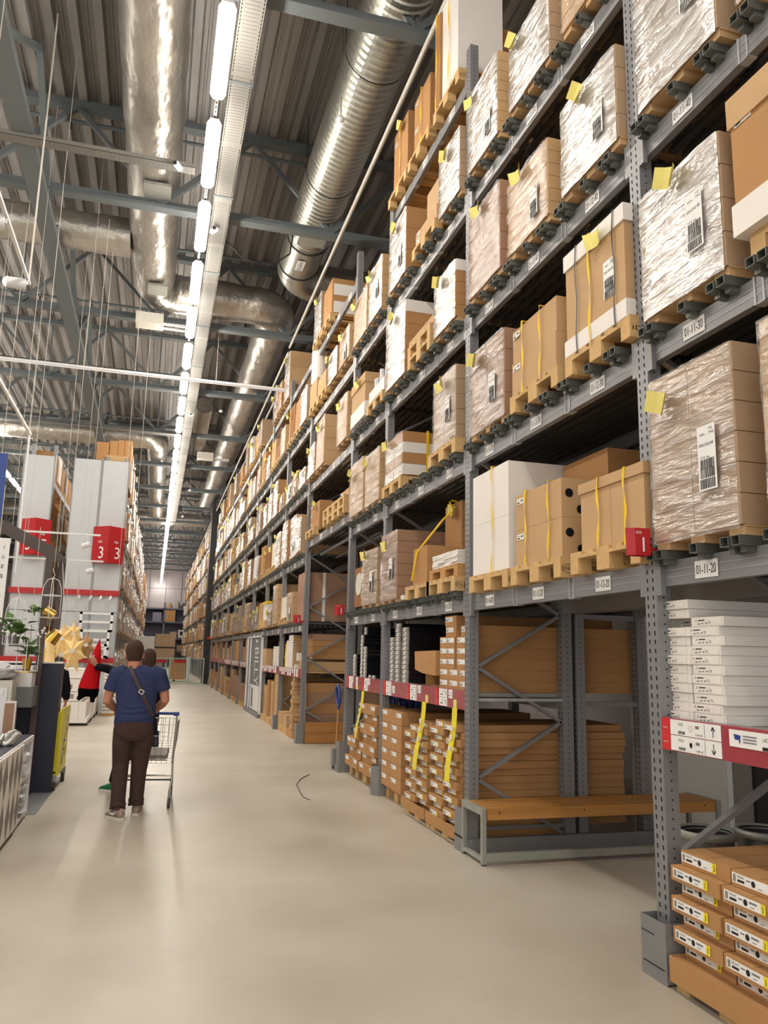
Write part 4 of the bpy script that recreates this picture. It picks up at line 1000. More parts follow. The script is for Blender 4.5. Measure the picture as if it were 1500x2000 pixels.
LK.box(-.0008, 0, -.11, .11, -.02, .02, 'card_white'); LK.box(-.0014, 0, .02, .07, .004, .010, 'ink').box(-.0014, 0, .055, .075, -.013, -.009, 'ink').box(-.0014, 0, .03, .045, -.012, -.006, 'ink_soft').box(-.0014, 0, 0, .015, -.012, -.005, 'ink_soft').box(-.0014, 0, -.008, -.0075, -.012, .01, 'ink_soft').box(-.0014, 0, .06, .1, .002, .003, 'ink_soft').box(-.0014, 0, .085, .09, .003, .012, 'ink_soft')
LK.tube([(-.0015, -.02+.006*math.cos(a), -.006+.007*math.sin(a)) for a in [PI*2*k/8 for k in range(9)]], .0009, 3, 'ink')
LK = LK.mesh('carton_label')
SL = flat_label(.20, .045, 'BESTÅ', None, False); SLy = flat_label(.21, .04, 'HEMNES', ' ', False)
def box_item(name, x0, x1, y0, y1, z0, z1, m, lbl, cat, group, labels=(), extra=None):
    b = MB(); b.box(x0, x1, y0, y1, z0, z1, m)
    if m.startswith('card') and m != 'card_white': b.box(x0+.004, x1, (y0+y1)/2-.001, (y0+y1)/2+.001, z1, z1+.0008, 'card_seam')
    if extra: extra(b)
    o = b.build(name); tag(o, lbl, cat, group)
    for (me, y, z) in labels: child(o, me, 'carton_label', (x0-.0015-o.location[0], y-o.location[1], z-o.location[2]))
    return o
# numbered shelf-unit cartons at the lower right
GK = 'flat brown cartons with yellow number labels'
for c, (ya, yb) in enumerate(((3.425, 3.80), (3.04, 3.41))):
    for r in range(7):
        rec = r % 2 == 0
        z0 = .155+.0745*r; x0 = 2.755 if rec else 2.70; dy = .0 if rec else .012
        box_item('flat_carton', x0+R.uniform(-.004, .004), x0+1.45, ya+dy*(c == 0), yb+dy, z0, z0+.072, 'card', 'flat brown carton with %s, %s layer from the bottom, %s column' % (('yellow number %s label' % ('3' if rec else '1')), ORD[r], ['left', 'right'][c]), 'carton', GK,
                 labels=[(K3 if rec else K1, (ya+yb)/2+.045, z0+.04)])
b = MB(); b.box(2.66, 2.667, 3.03, 3.80, .045, .165, 'card').box(2.667, 2.80, 3.80, 3.805, .06, .165, 'card').box(2.667, 4.1, 3.03, 3.80, .148, .154, 'card')
tag(b.build('cardboard_tray'), 'brown cardboard tray wrapped round the base of the numbered flat cartons', 'tray')
pallet(2.70, 3.41, 0, d=1.4, w=.78, label='wooden pallet on the floor under the numbered flat cartons', group='floor pallets').scale = (1, 1, 1)
# white tabletop boxes above the price rail
GW = 'long white boxes on the price shelf'
off = {2: .03, 6: -.04}
for r in range(13):
    z0 = 1.337+.0503*r
    if r == 10: 
        box_item('white_box', 2.90, 4.0, 3.73, 3.90, z0, z0+.049, 'card_white', 'short recessed white box in the left column, third from the top', 'box', GW, labels=[(LK, 3.80, z0+.025)])
        continue
    o_ = R.uniform(-.008, .008)+off.get(r, 0)*.5
    box_item('white_box', 2.80+o_, 3.98, 3.70+o_*.8, 3.945+o_, z0, z0+.049, 'card_white', 'long white box with small print, %s layer of the left column' % nth(r), 'box', GW, labels=[(LK, 3.84+o_, z0+.025)])
for r in range(11):
    z0 = 1.337+.0503*r; o_ = R.uniform(-.025, .02)
    box_item('white_box', 2.80+abs(o_)*.3, 3.98, 3.455+o_, 3.692+o_*.2, z0, z0+.049, 'card_white', 'long white box with small print, %s layer of the right column' % nth(r), 'box', GW, labels=[(LK, 3.58+o_, z0+.025)])
# waste bins
for i, (x, y) in enumerate(((3.46, 4.50), (3.85, 4.44))):
    t = thing('waste_bin', ['round grey metal waste bin with black liner next to the nearest rack post', 'round grey metal waste bin with black liner cut by the right picture edge'][i], 'waste bin', (x, y, 0), 'round metal waste bins')
    MB().lathe((x, y, 0), [(.14, 0), (.165, .57), (.172, .58)], 24, 'bin', False).build('body', t)
    MB().lathe((x, y, 0), [(.160, .565), (.180, .562), (.182, .59), (.175, .610), (.155, .604), (.150, .58), (.160, .565)], 24, 'galv', False).build('rim', t)
    MB().lathe((x, y, 0), [(.152, .60), (.148, .5), (.13, .1), (.001, .1)], 24, 'liner', False).build('liner', t)
# bench
t = thing('bench', 'long wooden bench on grey metal legs across the first passage', 'bench', (3.8, 6.45, 0))
for i, (ya, yb) in enumerate(((6.255, 6.345), (6.36, 6.45), (6.465, 6.555), (6.57, 6.66))): MB().box(2.69, 4.93, ya, yb, .405, .435, 'bench_wood').build('slat', t)
b = MB().box(2.71, 4.91, 6.245, 6.262, .345, .435, 'bench_wood')
for x in (2.82, 3.6, 4.3, 4.8): b.tube([(x, 6.243, .40), (x, 6.2455, .40)], .008, 8, 'steel_dark')
b.build('front_board', t)
for x in (2.66, 4.92):
    b = MB(); b.box(x, x+.035, 6.225, 6.265, 0.012, .44, 'galv').box(x, x+.035, 6.64, 6.68, .012, .44, 'galv').box(x, x+.035, 6.265, 6.64, .385, .44, 'galv').box(x, x+.035, 6.265, 6.64, .03, .06, 'galv')
    b.cyl((x+.018, 6.245, 0), (x+.018, 6.245, .012), .02, 10, 'rubber').cyl((x+.018, 6.66, 0), (x+.018, 6.66, .012), .02, 10, 'rubber'); b.build('leg', t)
MB().box(2.695, 4.92, 6.23, 6.27, .03, .09, 'galv').build('stretcher', t); MB().box(2.695, 4.92, 6.64, 6.67, .03, .09, 'galv').build('stretcher', t)

# cartons beside the bench, bay of 01-15 to 01-17
GC = 'brown cartons with white labels on the price shelf'
def cw(x0, x1, y0, y1, z0, z1, lbl, n=1, m='card', g=GC, lm=None, name='carton', dx=0):
    labs = [(lm or SL, y1-.11-(y1-y0-.22)*(i/(n-1) if n > 1 else 0), z1-.035) for i in range(n)]
    return box_item(name, x0, x1, y0, y1, z0, z1, m, lbl, 'carton', g, labels=labs)
for r in range(7):
    z0 = 1.337+.1015*r; z1 = z0+.1
    if r < 2: cw(2.78, 4.5, 6.82, 7.58, z0, z1, 'wide brown carton with three labels, %s layer of the shelf stack beside the bench passage' % ORD[r], 3)
    elif r < 5:
        cw(2.78, 4.5, 7.18, 7.58, z0, z1, 'brown carton of the left half, %s layer of the shelf stack beside the bench passage' % ORD[r], 2)
        cw(2.79, 4.5, 6.82, 7.14, z0, z1, 'brown carton of the right half, %s layer of the shelf stack beside the bench passage' % ORD[r], 1)
    elif r == 5:
        cw(2.79, 4.5, 7.16, 7.44, z0, z1, 'brown carton second from the top of the shelf stack beside the bench passage', 1)
        cw(2.80, 4.5, 6.82, 7.06, z0, z1, 'brown carton behind the post near the top of the shelf stack by the bench passage', 1)
    else: cw(2.79, 4.5, 7.16, 7.46, z0, z1, 'topmost brown carton of the shelf stack beside the bench passage', 1)
t = thing('open_carton', 'torn open brown carton sagging on the price shelf between the black boxes and brown stack', 'carton', (3.0, 7.95, 1.337))
b = MB(); b.box(2.86, 3.5, 7.66, 8.24, 1.337, 1.345, 'card').box(2.86, 3.5, 7.655, 7.66, 1.337, 1.66, 'card').box(2.86, 3.5, 8.24, 8.245, 1.337, 1.66, 'card').box(3.495, 3.5, 7.66, 8.24, 1.345, 1.66, 'card_dark').box(2.86, 3.5, 7.66, 8.24, 1.655, 1.66, 'card'); b.build('box', t)
b = MB(); b.add([(2.75, 7.62, 1.71), (2.75, 8.30, 1.70), (2.735, 8.24, 1.51), (2.73, 7.98, 1.475), (2.745, 7.62, 1.46), (3.3, 7.63, 1.69), (3.3, 7.63, 1.5)], [(0, 1, 2, 3), (0, 3, 4), (0, 4, 6, 5)], 'card'); b.build('flap', t)
# black-sided boxes
GBk = 'narrow black-sided boxes with white end labels'
ELAB = MB().box(-.0015, 0, -.048, .048, -.020, .020, 'paper').box(-.002, 0, .01, .05, .0, .015, 'ink_soft').box(-.002, 0, -.05, -.01, -.012, .0, 'ink_soft').mesh('end_label')
def black(y0, w, r, z0, h, lbl, top='card_grey', dx=0):
    b = MB().box(2.80+dx, 2.815+dx, y0, y0+w, z0, z0+h-.003, top).box(2.815+dx, 4.4, y0, y0+w, z0, z0+h-.003, 'black_gloss')
    o = b.build('narrow_box'); tag(o, lbl, 'box', GBk)
    child(o, ELAB, 'end_label', (2.7985+dx-o.location[0], y0+w/2-o.location[1], z0+h/2-o.location[2])); return o
for c, (y0, w, n, nm) in enumerate(((9.24, .2, 10, 'far'), (9.0, .21, 13, 'middle'), (8.70, .24, 12, 'near'))):
    for r in range(n): black(y0+R.uniform(-.01, .01), w, r, 1.337+.0535*r, .0535, 'narrow black-sided box, %s from the bottom in the %s pile beside the torn carton' % (nth(r), nm))
MB().box(2.797, 2.80, 9.0, 9.08, 1.99, 2.01, 'label_yellow')
for c, (y0, w, n, nm) in enumerate(((11.12, .18, 6, 'furthest'), (10.74, .13, 11, 'second'), (10.56, .13, 8, 'third'), (10.30, .12, 1, 'single low'), (10.1, .13, 1, 'nearest single'))):
    for r in range(n): black(y0+R.uniform(-.01, .01), w, r, 1.337+.0535*r, .0535, 'narrow grey-ended box, %s from the bottom in the %s pile by the second passage' % (nth(r), nm), 'card_grey')
for r in range(2): black(10.56+.08, .13, r, 1.337+.0535*(11+r), .0535, 'narrow grey-ended box, %s of the two topmost by the second passage' % ['lower', 'upper'][r], dx=.02)
# floor stacks, same bay
GF = 'brown cartons stacked on pallets on the floor'
for r in range(6):
    z0 = .15+.145*r
    if r == 5: cw(2.72, 4.3, 8.64, 9.42, z0, z0+.142, 'wide top carton of the tall floor stack beside the round post guard', 2, g=GF)
    else:
        for c, (a, b_) in enumerate(((9.035, 9.42), (8.64, 9.03))): cw(2.72, 4.3, a, b_, z0, z0+.142, 'carton in the floor stack beside the round post guard, %s layer, %s column' % (ORD[r], ['left', 'right'][c]), 1, g=GF)
pallet(2.79, 9.03, 0, label='wooden pallet under the floor stack beside the round post guard', group='floor pallets')
GZ = 'flat staggered cartons on the floor beside the bench'
for nm, (ya, ym, yb), n, zb, nn in (('middle', (7.72, 8.06, 8.42), 13, .165, 0), ('right', (6.88, 7.24, 7.62), 14, .15, 1)):
    for r in range(n):
        z0 = zb+.0635*r
        for c, (a, b_) in enumerate(((ym+.01, yb), (ya, ym-.01))):
            if r == n-1 and c == 0 and nn == 0: continue
            rec = (r+c) % 2; o_ = R.uniform(-.012, .012)+(.03 if nn and r > 8 and c else 0)*math.sin(r)
            cw(2.70+.05*rec+R.uniform(-.008, .008), 4.4, a+o_, b_+o_, z0, z0+.061, 'flat carton of the %s staggered floor stack, %s layer, %s column' % (nm, nth(r), ['left', 'right'][c]), 1, g=GZ, lm=SLy, name='flat_carton')
    b = MB(); b.box(2.665, 2.672, ya-.03, yb+.03, .07, .17, 'card').box(2.672, 3.8, ya-.03, ya-.024, .08, .16, 'card'); tag(b.build('cardboard_tray'), 'cardboard tray round the base of the %s staggered floor stack' % nm, 'tray')
    pallet(2.72, (ya+yb)/2, -.02, d=1.2, w=.76, label='wooden pallet under the %s staggered floor stack' % nm, group='floor pallets')
# bay 18-19 floor
for r in range(7):
    z0 = .15+.125*r; d = .04 if r % 2 else 0
    cw(2.70+d, 3.1, 9.68+d, 10.42-d*.5, z0, z0+.122, 'wide carton with two labels beyond the round post guard, %s layer' % ORD[r], 2, g=GF)
for r in range(4):
    z0 = .15+.13*r; d = .05 if r % 2 else 0
    cw(2.70+d, 3.1, 10.52+.06*r*(r > 1), 11.2-d-.1*(r > 1)*(r-1), z0, z0+.127, 'carton of the low floor pile by the second passage, %s layer' % ORD[r], 2 if r < 3 else 1, g=GF)
pallet(2.79, 10.05, 0, label='wooden pallet under the wide cartons beyond the round post guard', group='floor pallets')
pallet(2.79, 10.86, 0, label='wooden pallet under the low floor pile by the second passage', group='floor pallets')
# pallet jacks
def jack(x, y, lbl, rz=0):
    t = thing('pallet_jack', lbl, 'pallet jack', (x, y, 0), 'blue-handled pallet jacks')
    b = MB().tube([(x, y, .25), (x+.02, y, .92)], .013, 8, 'wood'); b.build('handle_rod', t)
    MB().tube([(x+.02, y, .86), (x+.02, y-.08, .96), (x+.01, y-.11, 1.1), (x+.0, y-.02, 1.2), (x, y+.09, 1.16), (x+.01, y+.11, 1.04), (x+.02, y+.04, .92), (x+.02, y, .86)], .02, 8, 'blue').build('handle_loop', t)
    MB().box(x-.06, x+.1, y-.06, y+.06, .06, .3, 'guard').cyl((x, y-.05, .05), (x, y+.05, .05), .05, 12, 'rubber').build('pump', t)
    return t
jack(2.66, 11.62, 'blue-handled pallet jack leaning at the post on the near side of the second passage')
for i in range(7):
    t = jack(3.22+.11*(i % 2), 11.2-.24*i, 'blue-handled pallet jack parked behind the low cartons, %s from the second passage' % ORD[i])
    MB().tube([(3.2+.11*(i % 2), 11.2-.22*i-.1, 1.02), (3.2, 11.2-.22*i+.1, 1.12)], .012, 6, 'blue').build('lever', t)
# yellow banners hanging from the price rail
for i, (y, L, z1) in enumerate(((7.88, .68, 1.19), (7.02, .66, 1.19), (10.36, .62, 1.18))):
    t = thing('hanging_banner', ['yellow paper strip hanging from the price rail over the middle staggered stack', 'yellow paper strip hanging from the price rail next to the bench', 'yellow paper strip hanging from the price rail beyond the round post guard'][i], 'paper strip', (2.68, y, z1-L), 'yellow paper strips on the price rail')
    n = 10; vs = []
    for k in range(n+1):
        u = k/n; yy = y-.06+.10*u*(1 if i != 1 else .4)*1.4; x = 2.705-.05*u+.01*math.sin(6*u); w = .05*(1 if i < 2 else (1-.6*u))
        vs += [(x, yy-w, z1-L*u), (x-.01, yy+w, z1-L*u)]
    MB().add(vs, [(2*k, 2*k+2, 2*k+3, 2*k+1) for k in range(n)], 'banner_yellow').build('strip', t)
    for q in (.28, .4, .55):
        k = q*n; u = q; yy = y-.06+.14*u*(1 if i != 1 else .4); x = 2.698-.05*u
        MB().box(x-.012, x-.006, yy-.03, yy+.025, z1-L*u-.02, z1-L*u+.02, 'card_white').build('sticker', t)

# ---------------------------------------------------------------- section B floor and price shelf
t = thing('plank_barrier', 'thick wooden plank barrier on the floor at the far side of the second passage', 'plank', (3.2, 14.97, 0))
for z in (0.01, .20): MB().box(2.82, 3.63, 14.93, 14.985, z, z+.185, 'plank').build('plank', t)
GE = 'end-on brown cartons beyond the second passage'
for r in range(4): box_item('long_carton', 2.95, 4.5, 15.14, 15.85, 1.55+.12*r, 1.55+.12*(r+1)-.004, 'card_pink' if r == 3 else 'card', 'long brown carton on the price shelf beyond the second passage, %s layer' % ORD[r], 'carton', GE)
box_item('pale_board', 2.84, 4.3, 15.14, 15.9, 1.325, 1.50, 'card_light', 'thick pale board pack lying on the price shelf beyond the second passage', 'board', None)
for r in range(5): box_item('long_carton', 2.86, 4.5, 15.14, 15.75, .15+.19*r, .15+.19*(r+1)-.004, 'card_pink' if r % 2 else 'card', 'large long carton behind the plank barrier, %s layer' % ORD[r], 'carton', GE)
box_item('long_carton', 2.84, 4.3, 15.12, 15.72, .001, .148, 'card', 'large long carton lowest behind the plank barrier', 'carton', GE)
for c, y0 in enumerate((16.45, 16.72, 17.0)):
    for r in range(13 - (c == 2)*2):
        b = MB().box(2.78, 2.79, y0, y0+.24, 1.325+.054*r, 1.375+.054*r, 'card_white').box(2.79, 4.2, y0, y0+.24, 1.325+.054*r, 1.375+.054*r, 'card_light')
        tag(b.build('narrow_box'), 'white-ended narrow box beyond the second passage, %s row, %s layer' % (ORD[c], nth(r)), 'box', 'white-ended narrow boxes')
for c, y0 in enumerate((15.9, 16.1, 16.28)):
    for r in range(3-c): tag(MB().box(2.80, 3.4, y0, y0+.15, 1.505 if c == 0 else 1.325+.0, (1.505 if c == 0 else 1.325)+.05, 'card_white').build('small_box') if r == 0 else MB().box(2.80, 3.4, y0, y0+.15, (1.505 if c == 0 else 1.325)+.052*r, (1.505 if c == 0 else 1.325)+.05+.052*r, 'card_white').build('small_box'), 'small white box in the low steps before the white-ended boxes, %s step, %s layer' % (ORD[c], ORD[r]), 'box', 'small white boxes in low steps')
tag(MB().tube([(2.86, 17.55, 1.325), (2.86, 17.55, 1.7), (2.86, 17.5, 1.86)], .06, 10, 'strap_yellow').build('yellow_roll'), 'upright yellow plastic roll on the price shelf beyond the second passage', 'roll')
for r in range(12):
    y0 = 15.9+.03*math.sin(r*1.7)
    tag(MB().box(2.72+.03*(r % 2), 4.2, y0, y0+.22, .16+.085*r, .24+.085*r, 'card_light').build('long_carton'), 'small-ended long carton in the zigzag column on the floor, %s layer' % nth(r), 'carton', 'zigzag column of long cartons')
    if r < 9: tag(MB().box(2.78, 4.2, y0+.26, y0+.46, .16+.085*r, .24+.085*r, 'card').build('long_carton'), 'small-ended long carton beside the zigzag column on the floor, %s layer' % nth(r), 'carton', 'column beside the zigzag cartons')
tag(MB().box(2.72, 3.9, 15.78, 16.5, 0, .15, 'wood').build('wooden_pallet'), 'wooden pallet under the zigzag column of long cartons', 'pallet', 'floor pallets')
for r, (a, b_, z) in enumerate(((16.62, 17.1, .38), (17.15, 17.75, .40))):
    tag(MB().box(2.74, 3.8, a, b_, .145, z, 'card_light').build('carton'), 'low tan carton on the floor before the second post beyond the passage, %s one' % ['nearer', 'further'][r], 'carton', 'low tan cartons')
    tag(MB().box(2.74, 3.8, a, b_, 0, .143, 'wood_pale').build('wooden_pallet'), 'wooden pallet under the %s low tan carton' % ['nearer', 'further'][r], 'pallet', 'floor pallets')
for i, (a, z) in enumerate(((18.02, 1.18), (18.35, 1.30), (18.95, .98), (19.35, 1.0), (19.9, .82), (20.25, .85))):
    tag(MB().box(2.74+.02*(i % 3), 3.7, a, a+.33, .145, z, ['card_light', 'card'][i % 2]).build('tall_carton'), 'tall upright brown carton on the floor before the advertising panel, %s from the second passage' % ORD[i], 'carton', 'tall upright cartons before the panel')
for i in range(3): tag(MB().box(2.72, 3.9, 18.0+.9*i, 18.75+.9*i, 0, .143, 'wood_pale').build('wooden_pallet'), 'wooden pallet under the tall upright cartons, %s from the second passage' % ORD[i], 'pallet', 'floor pallets')
for c in range(3):
    for r in range(8):
        tag(MB().box(2.8, 4, 18.5+.3*c, 18.72+.3*c, 1.325+.06*r, 1.38+.06*r, 'card_white').box(2.815, 4, 18.499+.3*c, 18.5+.3*c, 1.325+.06*r, 1.38+.06*r, 'black').build('narrow_box'), 'white-ended dark box before the advertising panel, %s row, %s layer' % (ORD[c], ORD[r]), 'box', 'white-ended dark boxes before the panel')
tag(MB().box(2.72, 3.2, 20.0, 20.6, 1.325, 1.75, 'card_light').build('carton'), 'tan carton on the price shelf right before the advertising panel', 'carton')
for bay in range(3, 9):
    ya = PB[bay]+PW
    for j in range(3):
        h = R.uniform(.4, 1.05); q = R.uniform(.4, .8)
        tag(MB().box(2.74, 3.7, ya+.05+.9*j, ya+.85+.9*j, .144, h, R.choice(('card', 'card_light', 'card_pink'))).build('carton'), 'brown floor carton beyond the advertising panel, %s bay, %s slot' % (nth(bay), ORD[j]), 'carton', 'floor cartons beyond the panel')
        tag(MB().box(2.74, 3.8, ya+.05+.9*j, ya+.85+.9*j, 0, .143, 'wood_pale').build('wooden_pallet'), 'floor pallet beyond the advertising panel, %s bay, %s slot' % (nth(bay), ORD[j]), 'pallet', 'floor pallets beyond the panel')
        tag(MB().box(2.78, 3.7, ya+.05+.9*j, ya+.8+.9*j, 1.325, 1.325+q, R.choice(('card', 'card_light', 'card_pink', 'card_dark'))).build('carton'), 'shelf carton beyond the advertising panel, %s bay, %s slot' % (nth(bay), ORD[j]), 'carton', 'shelf cartons beyond the panel')
# advertising panel
t = thing('advertising_panel', 'grey upright panel lettered BILLY with a white bookcase picture, standing in the rack', 'advertising panel', (2.7, 22.2, 0))
MB().box(2.69, 2.73, 20.70, 23.9, .1, 2.07, 'grey_panel').build('board', t)
b = MB().box(2.675, 2.69, 22.95, 23.15, .12, 2.05, 'white').box(2.675, 2.69, 23.6, 23.9, .12, 2.05, 'white').box(2.675, 2.745, 20.66, 20.72, .1, 2.08, 'white').box(2.675, 2.74, 20.66, 23.9, 2.05, 2.09, 'white'); b.build('frame', t)
MB().box(2.65, 2.75, 20.7, 23.9, 0, .1, 'guard').build('base', t)
b = MB().text('BILLY', (2.685, 21.6, 1.28), (0, 0, -1), (0, -1, 0), .85, 'white', w=1.0); b.build('lettering', t)
b = MB().add([(2.685, 21.7+.2*math.cos(a), 1.95+.045*math.sin(a)) for a in [2*PI*k/16 for k in range(16)]], [tuple(range(16))], 'white'); b.build('logo', t)
b = MB().box(2.68, 2.69, 20.9, 22.7, .14, .78, 'white')
for i in range(3): b.box(2.678, 2.68, 21.05+.5*i, 21.4+.5*i, .2, .7, 'grey_panel' if i == 2 else 'card_white')
b.build('bookcase_picture', t)
# ---------------------------------------------------------------- left side: white end panels
def end_panel(x0, x1, lbl, ztop=6.85):
    t = thing('end_panel', lbl, 'panel', ((x0+x1)/2, 22.8, 0), 'tall white end panels of the left racks')
    MB().box(x0, x1, 22.78, 22.84, 3.17, ztop, 'panel').build('upper_sheet', t)
    MB().box(x0, x1, 22.78, 22.84, 1.42, 3.10, 'panel').box(x0, x1, 22.775, 22.78, 2.62, 2.64, 'ink_soft').build('middle_sheet', t)
    b = MB().box(x0-.035, x0-.003, 22.78, 22.88, 0, ztop+.05, 'steel').box(x1+.003, x1+.035, 22.78, 22.88, 0, ztop+.05, 'steel'); b.build('edge_post', t)
    MB().box(x0, x1, 22.78, 22.84, 0, 1.30, 'panel').build('lower_sheet', t)
    return t
end_panel(-2.43, -1.76, 'tall white panel left of the one with the red number 3 sign'); end_panel(-1.69, -1.03, 'tall white panel with the red number 3 sign')
end_panel(-3.72, -2.98, 'tall white panel behind the red number 5 sign')
for x0, x1, l in ((-2.50, -1.0, 'red band across the pair of white panels with the number 3 sign'), (-3.78, -2.92, 'red band across the white panel behind the number 5 sign')):
    tag(MB().box(x0, x1, 22.70, 22.775, 3.07, 3.22, 'red').build('red_band'), l, 'band', 'red bands on the white panels')
for x0, x1, l in ((-2.25, -1.0, 'low red band behind the white slatted frames'), (-4.4, -2.75, 'low red band behind the plants')):
    tag(MB().box(x0, x1, 22.66, 22.775, 1.28, 1.42, 'red').build('red_band'), l, 'band', 'red bands on the white panels')
def wedge(x0, x1, z0, z1, num, lbl):
    y = 22.70; xm = (x0+x1)/2+.02; b = MB()
    b.add([(x0, y, z0), (xm, y-.35, z0), (x1, y, z0), (x0, y, z1), (xm, y-.35, z1), (x1, y, z1)], [(0, 1, 4, 3), (1, 2, 5, 4), (3, 4, 5), (2, 1, 0)], 'sign_red')
    o = b.build('row_sign'); tag(o, lbl, 'sign', 'large red wedge-shaped row signs')
    q = MB()
    for (a, c) in (((x0, y), (xm, y-.35)), ((xm, y-.35), (x1, y))):
        d = Vector((c[0]-a[0], c[1]-a[1], 0)).normalized(); nrm = Vector((d.y, -d.x, 0))*.006; p = Vector(((a[0]+c[0])/2, (a[1]+c[1])/2, 0))+nrm
        q.text(num, p+d*.05+Vector((0, 0, z0+(z1-z0)*.28)), d, (0, 0, 1), (z1-z0)*.32, 'paper').text('Eilė', p-d*.0+Vector((0, 0, z0+(z1-z0)*.58)), d, (0, 0, 1), (z1-z0)*.07, 'paper')
    q.build('lettering', o)
wedge(-1.80, -.98, 3.95, 4.95, '3', 'red wedge-shaped sign with white number 3 on both faces')
wedge(-3.62, -2.88, 4.08, 5.05, '5', 'red wedge-shaped sign with white number 5, partly behind the brown frame')
# white slatted frames leaning on the panel
for i, (z0, z1, n) in enumerate(((2.1, 2.62, 2), (1.4, 2.15, 3), (1.42, 1.78, 1))):
    x0, x1 = -1.95+.05*i, -1.10-.05*i; y = 22.60-.05*i; b = MB()
    b.box(x0, x0+.07, y, y+.04, z0, z1, 'white').box(x1-.07, x1, y, y+.04, z0, z1, 'white')
    for k in range(n+1): zz = z0+(z1-z0-.06)*(k/n if n else 0); b.box(x0, x1, y, y+.04, zz, zz+.06, 'white')
    tag(b.build('slatted_frame'), ['white slatted frame highest on the number 3 panel', 'white slatted frame in the middle of the number 3 panel', 'small white slatted frame lowest on the number 3 panel'][i], 'frame', 'white slatted frames')
for i, x in enumerate((-2.0, -1.7, -1.45, -1.2)):
    t = thing('spotlight', 'small white clamp spotlight under the red band, %s from its left' % ORD[i], 'spotlight', (x, 22.6, 2.95), 'small white clamp spotlights')
    MB().cyl((x, 22.6, 3.04), (x-.03, 22.5, 2.94), .035, 8, 'white').build('head', t); MB().cyl((x, 22.7, 3.07), (x, 22.62, 3.04), .01, 5, 'white').build('arm', t)
# brown house-shaped frame
t = thing('display_frame', 'brown house-shaped timber display frame standing beside the navy counter', 'display frame', (-1.28, 10.8, 0))
fm = 'brown_frame'
for i, y in enumerate((10.08, 11.5)):
    MB().box(-1.305, -1.235, y, y+.07, 0, 2.86, fm).build('post', t)
    MB().bar((-1.27, y+.045, 2.82), (-2.75, y+.045, 3.55), .07, .085, fm).build('rafter', t)
    MB().bar((-2.75, y+.045, 3.55), (-4.2, y+.045, 2.82), .09, .1, fm).box(-4.25, -4.16, y, y+.09, 0, 2.82, fm).build('far_side', t)
MB().box(-1.305, -1.235, 10.15, 11.5, 2.78, 2.86, fm).build('eave_beam', t)
# navy counter
t = thing('navy_counter', 'tall dark navy display counter with straight sides', 'counter', (-1.6, 10.7, 0))
MB().box(-2.35, -1.03, 10.22, 10.50, 0, 1.47, 'navy_wall').build('body', t)
MB().box(-2.36, -1.02, 10.21, 10.51, 1.47, 1.485, 'card_white').build('top', t)
tag(MB().box(-2.3, -1.02, 8.95, 11.4, .0005, .006, 'grey_panel').build('floor_mat'), 'dark grey mat strip on the floor between the white shelf unit and navy counter', 'mat')
# hanging word sign
t = thing('hanging_sign', 'tall narrow white hanging sign with vertical black letters', 'sign', (-1.62, 9.3, 1.9))
MB().box(-1.80, -1.58, 9.3, 9.31, 1.9, 2.82, 'paper').build('board', t)
b = MB()
for i, ch in enumerate('Jūga ąži'): 
    if ch != ' ': b.text(ch, (-1.635, 9.298, 2.72-.105*i), (1, 0, 0), (0, 0, 1), .042, 'ink')
b.build('lettering', t); MB().cyl((-1.69, 9.305, 2.82), (-1.69, 9.305, 3.4), .004, 4, 'cream').build('cord', t)
# blue banner
tag(MB().box(-3.2, -2.41, 13.2, 13.22, 3.25, 4.65, 'blue').cyl((-3.1, 13.21, 4.65), (-3.1, 13.21, 10.8), .004, 4, 'cream').cyl((-2.5, 13.21, 4.65), (-2.5, 13.21, 10.8), .004, 4, 'cream').build('banner'), 'lilac-blue hanging banner at the left picture edge', 'banner')
# lighting rails with spots
for i, (x0, x1, y, z) in enumerate(((-3.0, -.95, 13.4, 3.45), (-3.2, -.95, 14.6, 3.15))):
    t = thing('track_light', ['white track with small spotlights hanging in front of the number 3 sign', 'lower white track with small spotlights in front of the white panels'][i], 'track light', ((x0+x1)/2, y, z), 'white tracks with spotlights')
    MB().box(x0, x1, y, y+.03, z, z+.03, 'white').build('track', t)
    for k in range(2):
        x = x0+.4+(x1-x0-.6)*k
        MB().cyl((x-.07, y, z-.18), (x+.05, y, z-.14), .045, 10, 'white').cyl((x, y+.01, z-.1), (x, y+.01, z), .008, 5, 'white').build('spot', t)
    for x in (x0+.2, x1-.3): MB().cyl((x, y, z+.03), (x, y, 9), .003, 4, 'cream').build('wire', t)
t = thing('track_light', 'white hanging track with two large spotlights under the girder at upper left', 'track light', (-2.0, 10, 6.5))
MB().box(-1.99, -1.95, 7.0, 10.95, 6.5, 6.54, 'white').build('track', t)
for k, (y, lit) in enumerate(((9.2, 1), (10.8, 1))):
    MB().cyl((-1.98, y, 6.44), (-2.22, y-.05, 6.42), .075, 14, 'white').cyl((-1.97, y, 6.44), (-1.97, y, 6.52), .015, 6, 'white').build('spot', t)
    MB().ball((-2.2, y-.05, 6.42), .06, 'spot', 8).build('lens', t)
MB().cyl((-1.97, 10.9, 6.54), (-1.97, 10.9, 10.7), .012, 6, 'cream').cyl((-1.97, 8, 6.54), (-1.97, 8, 10.7), .004, 4, 'cream').build('rod', t)
t = thing('track_light', 'white light track running along the hall at the left edge under the crossing track', 'track light', (-3.1, 17, 6.5))
MB().box(-3.12, -3.07, 12.5, 19.3, 6.5, 6.56, 'white').cyl((-3.1, 19.2, 6.56), (-3.1, 19.2, 10.7), .006, 5, 'cream').cyl((-3.1, 19.25, 3.3), (-3.1, 19.25, 6.5), .02, 6, 'white').build('track', t)
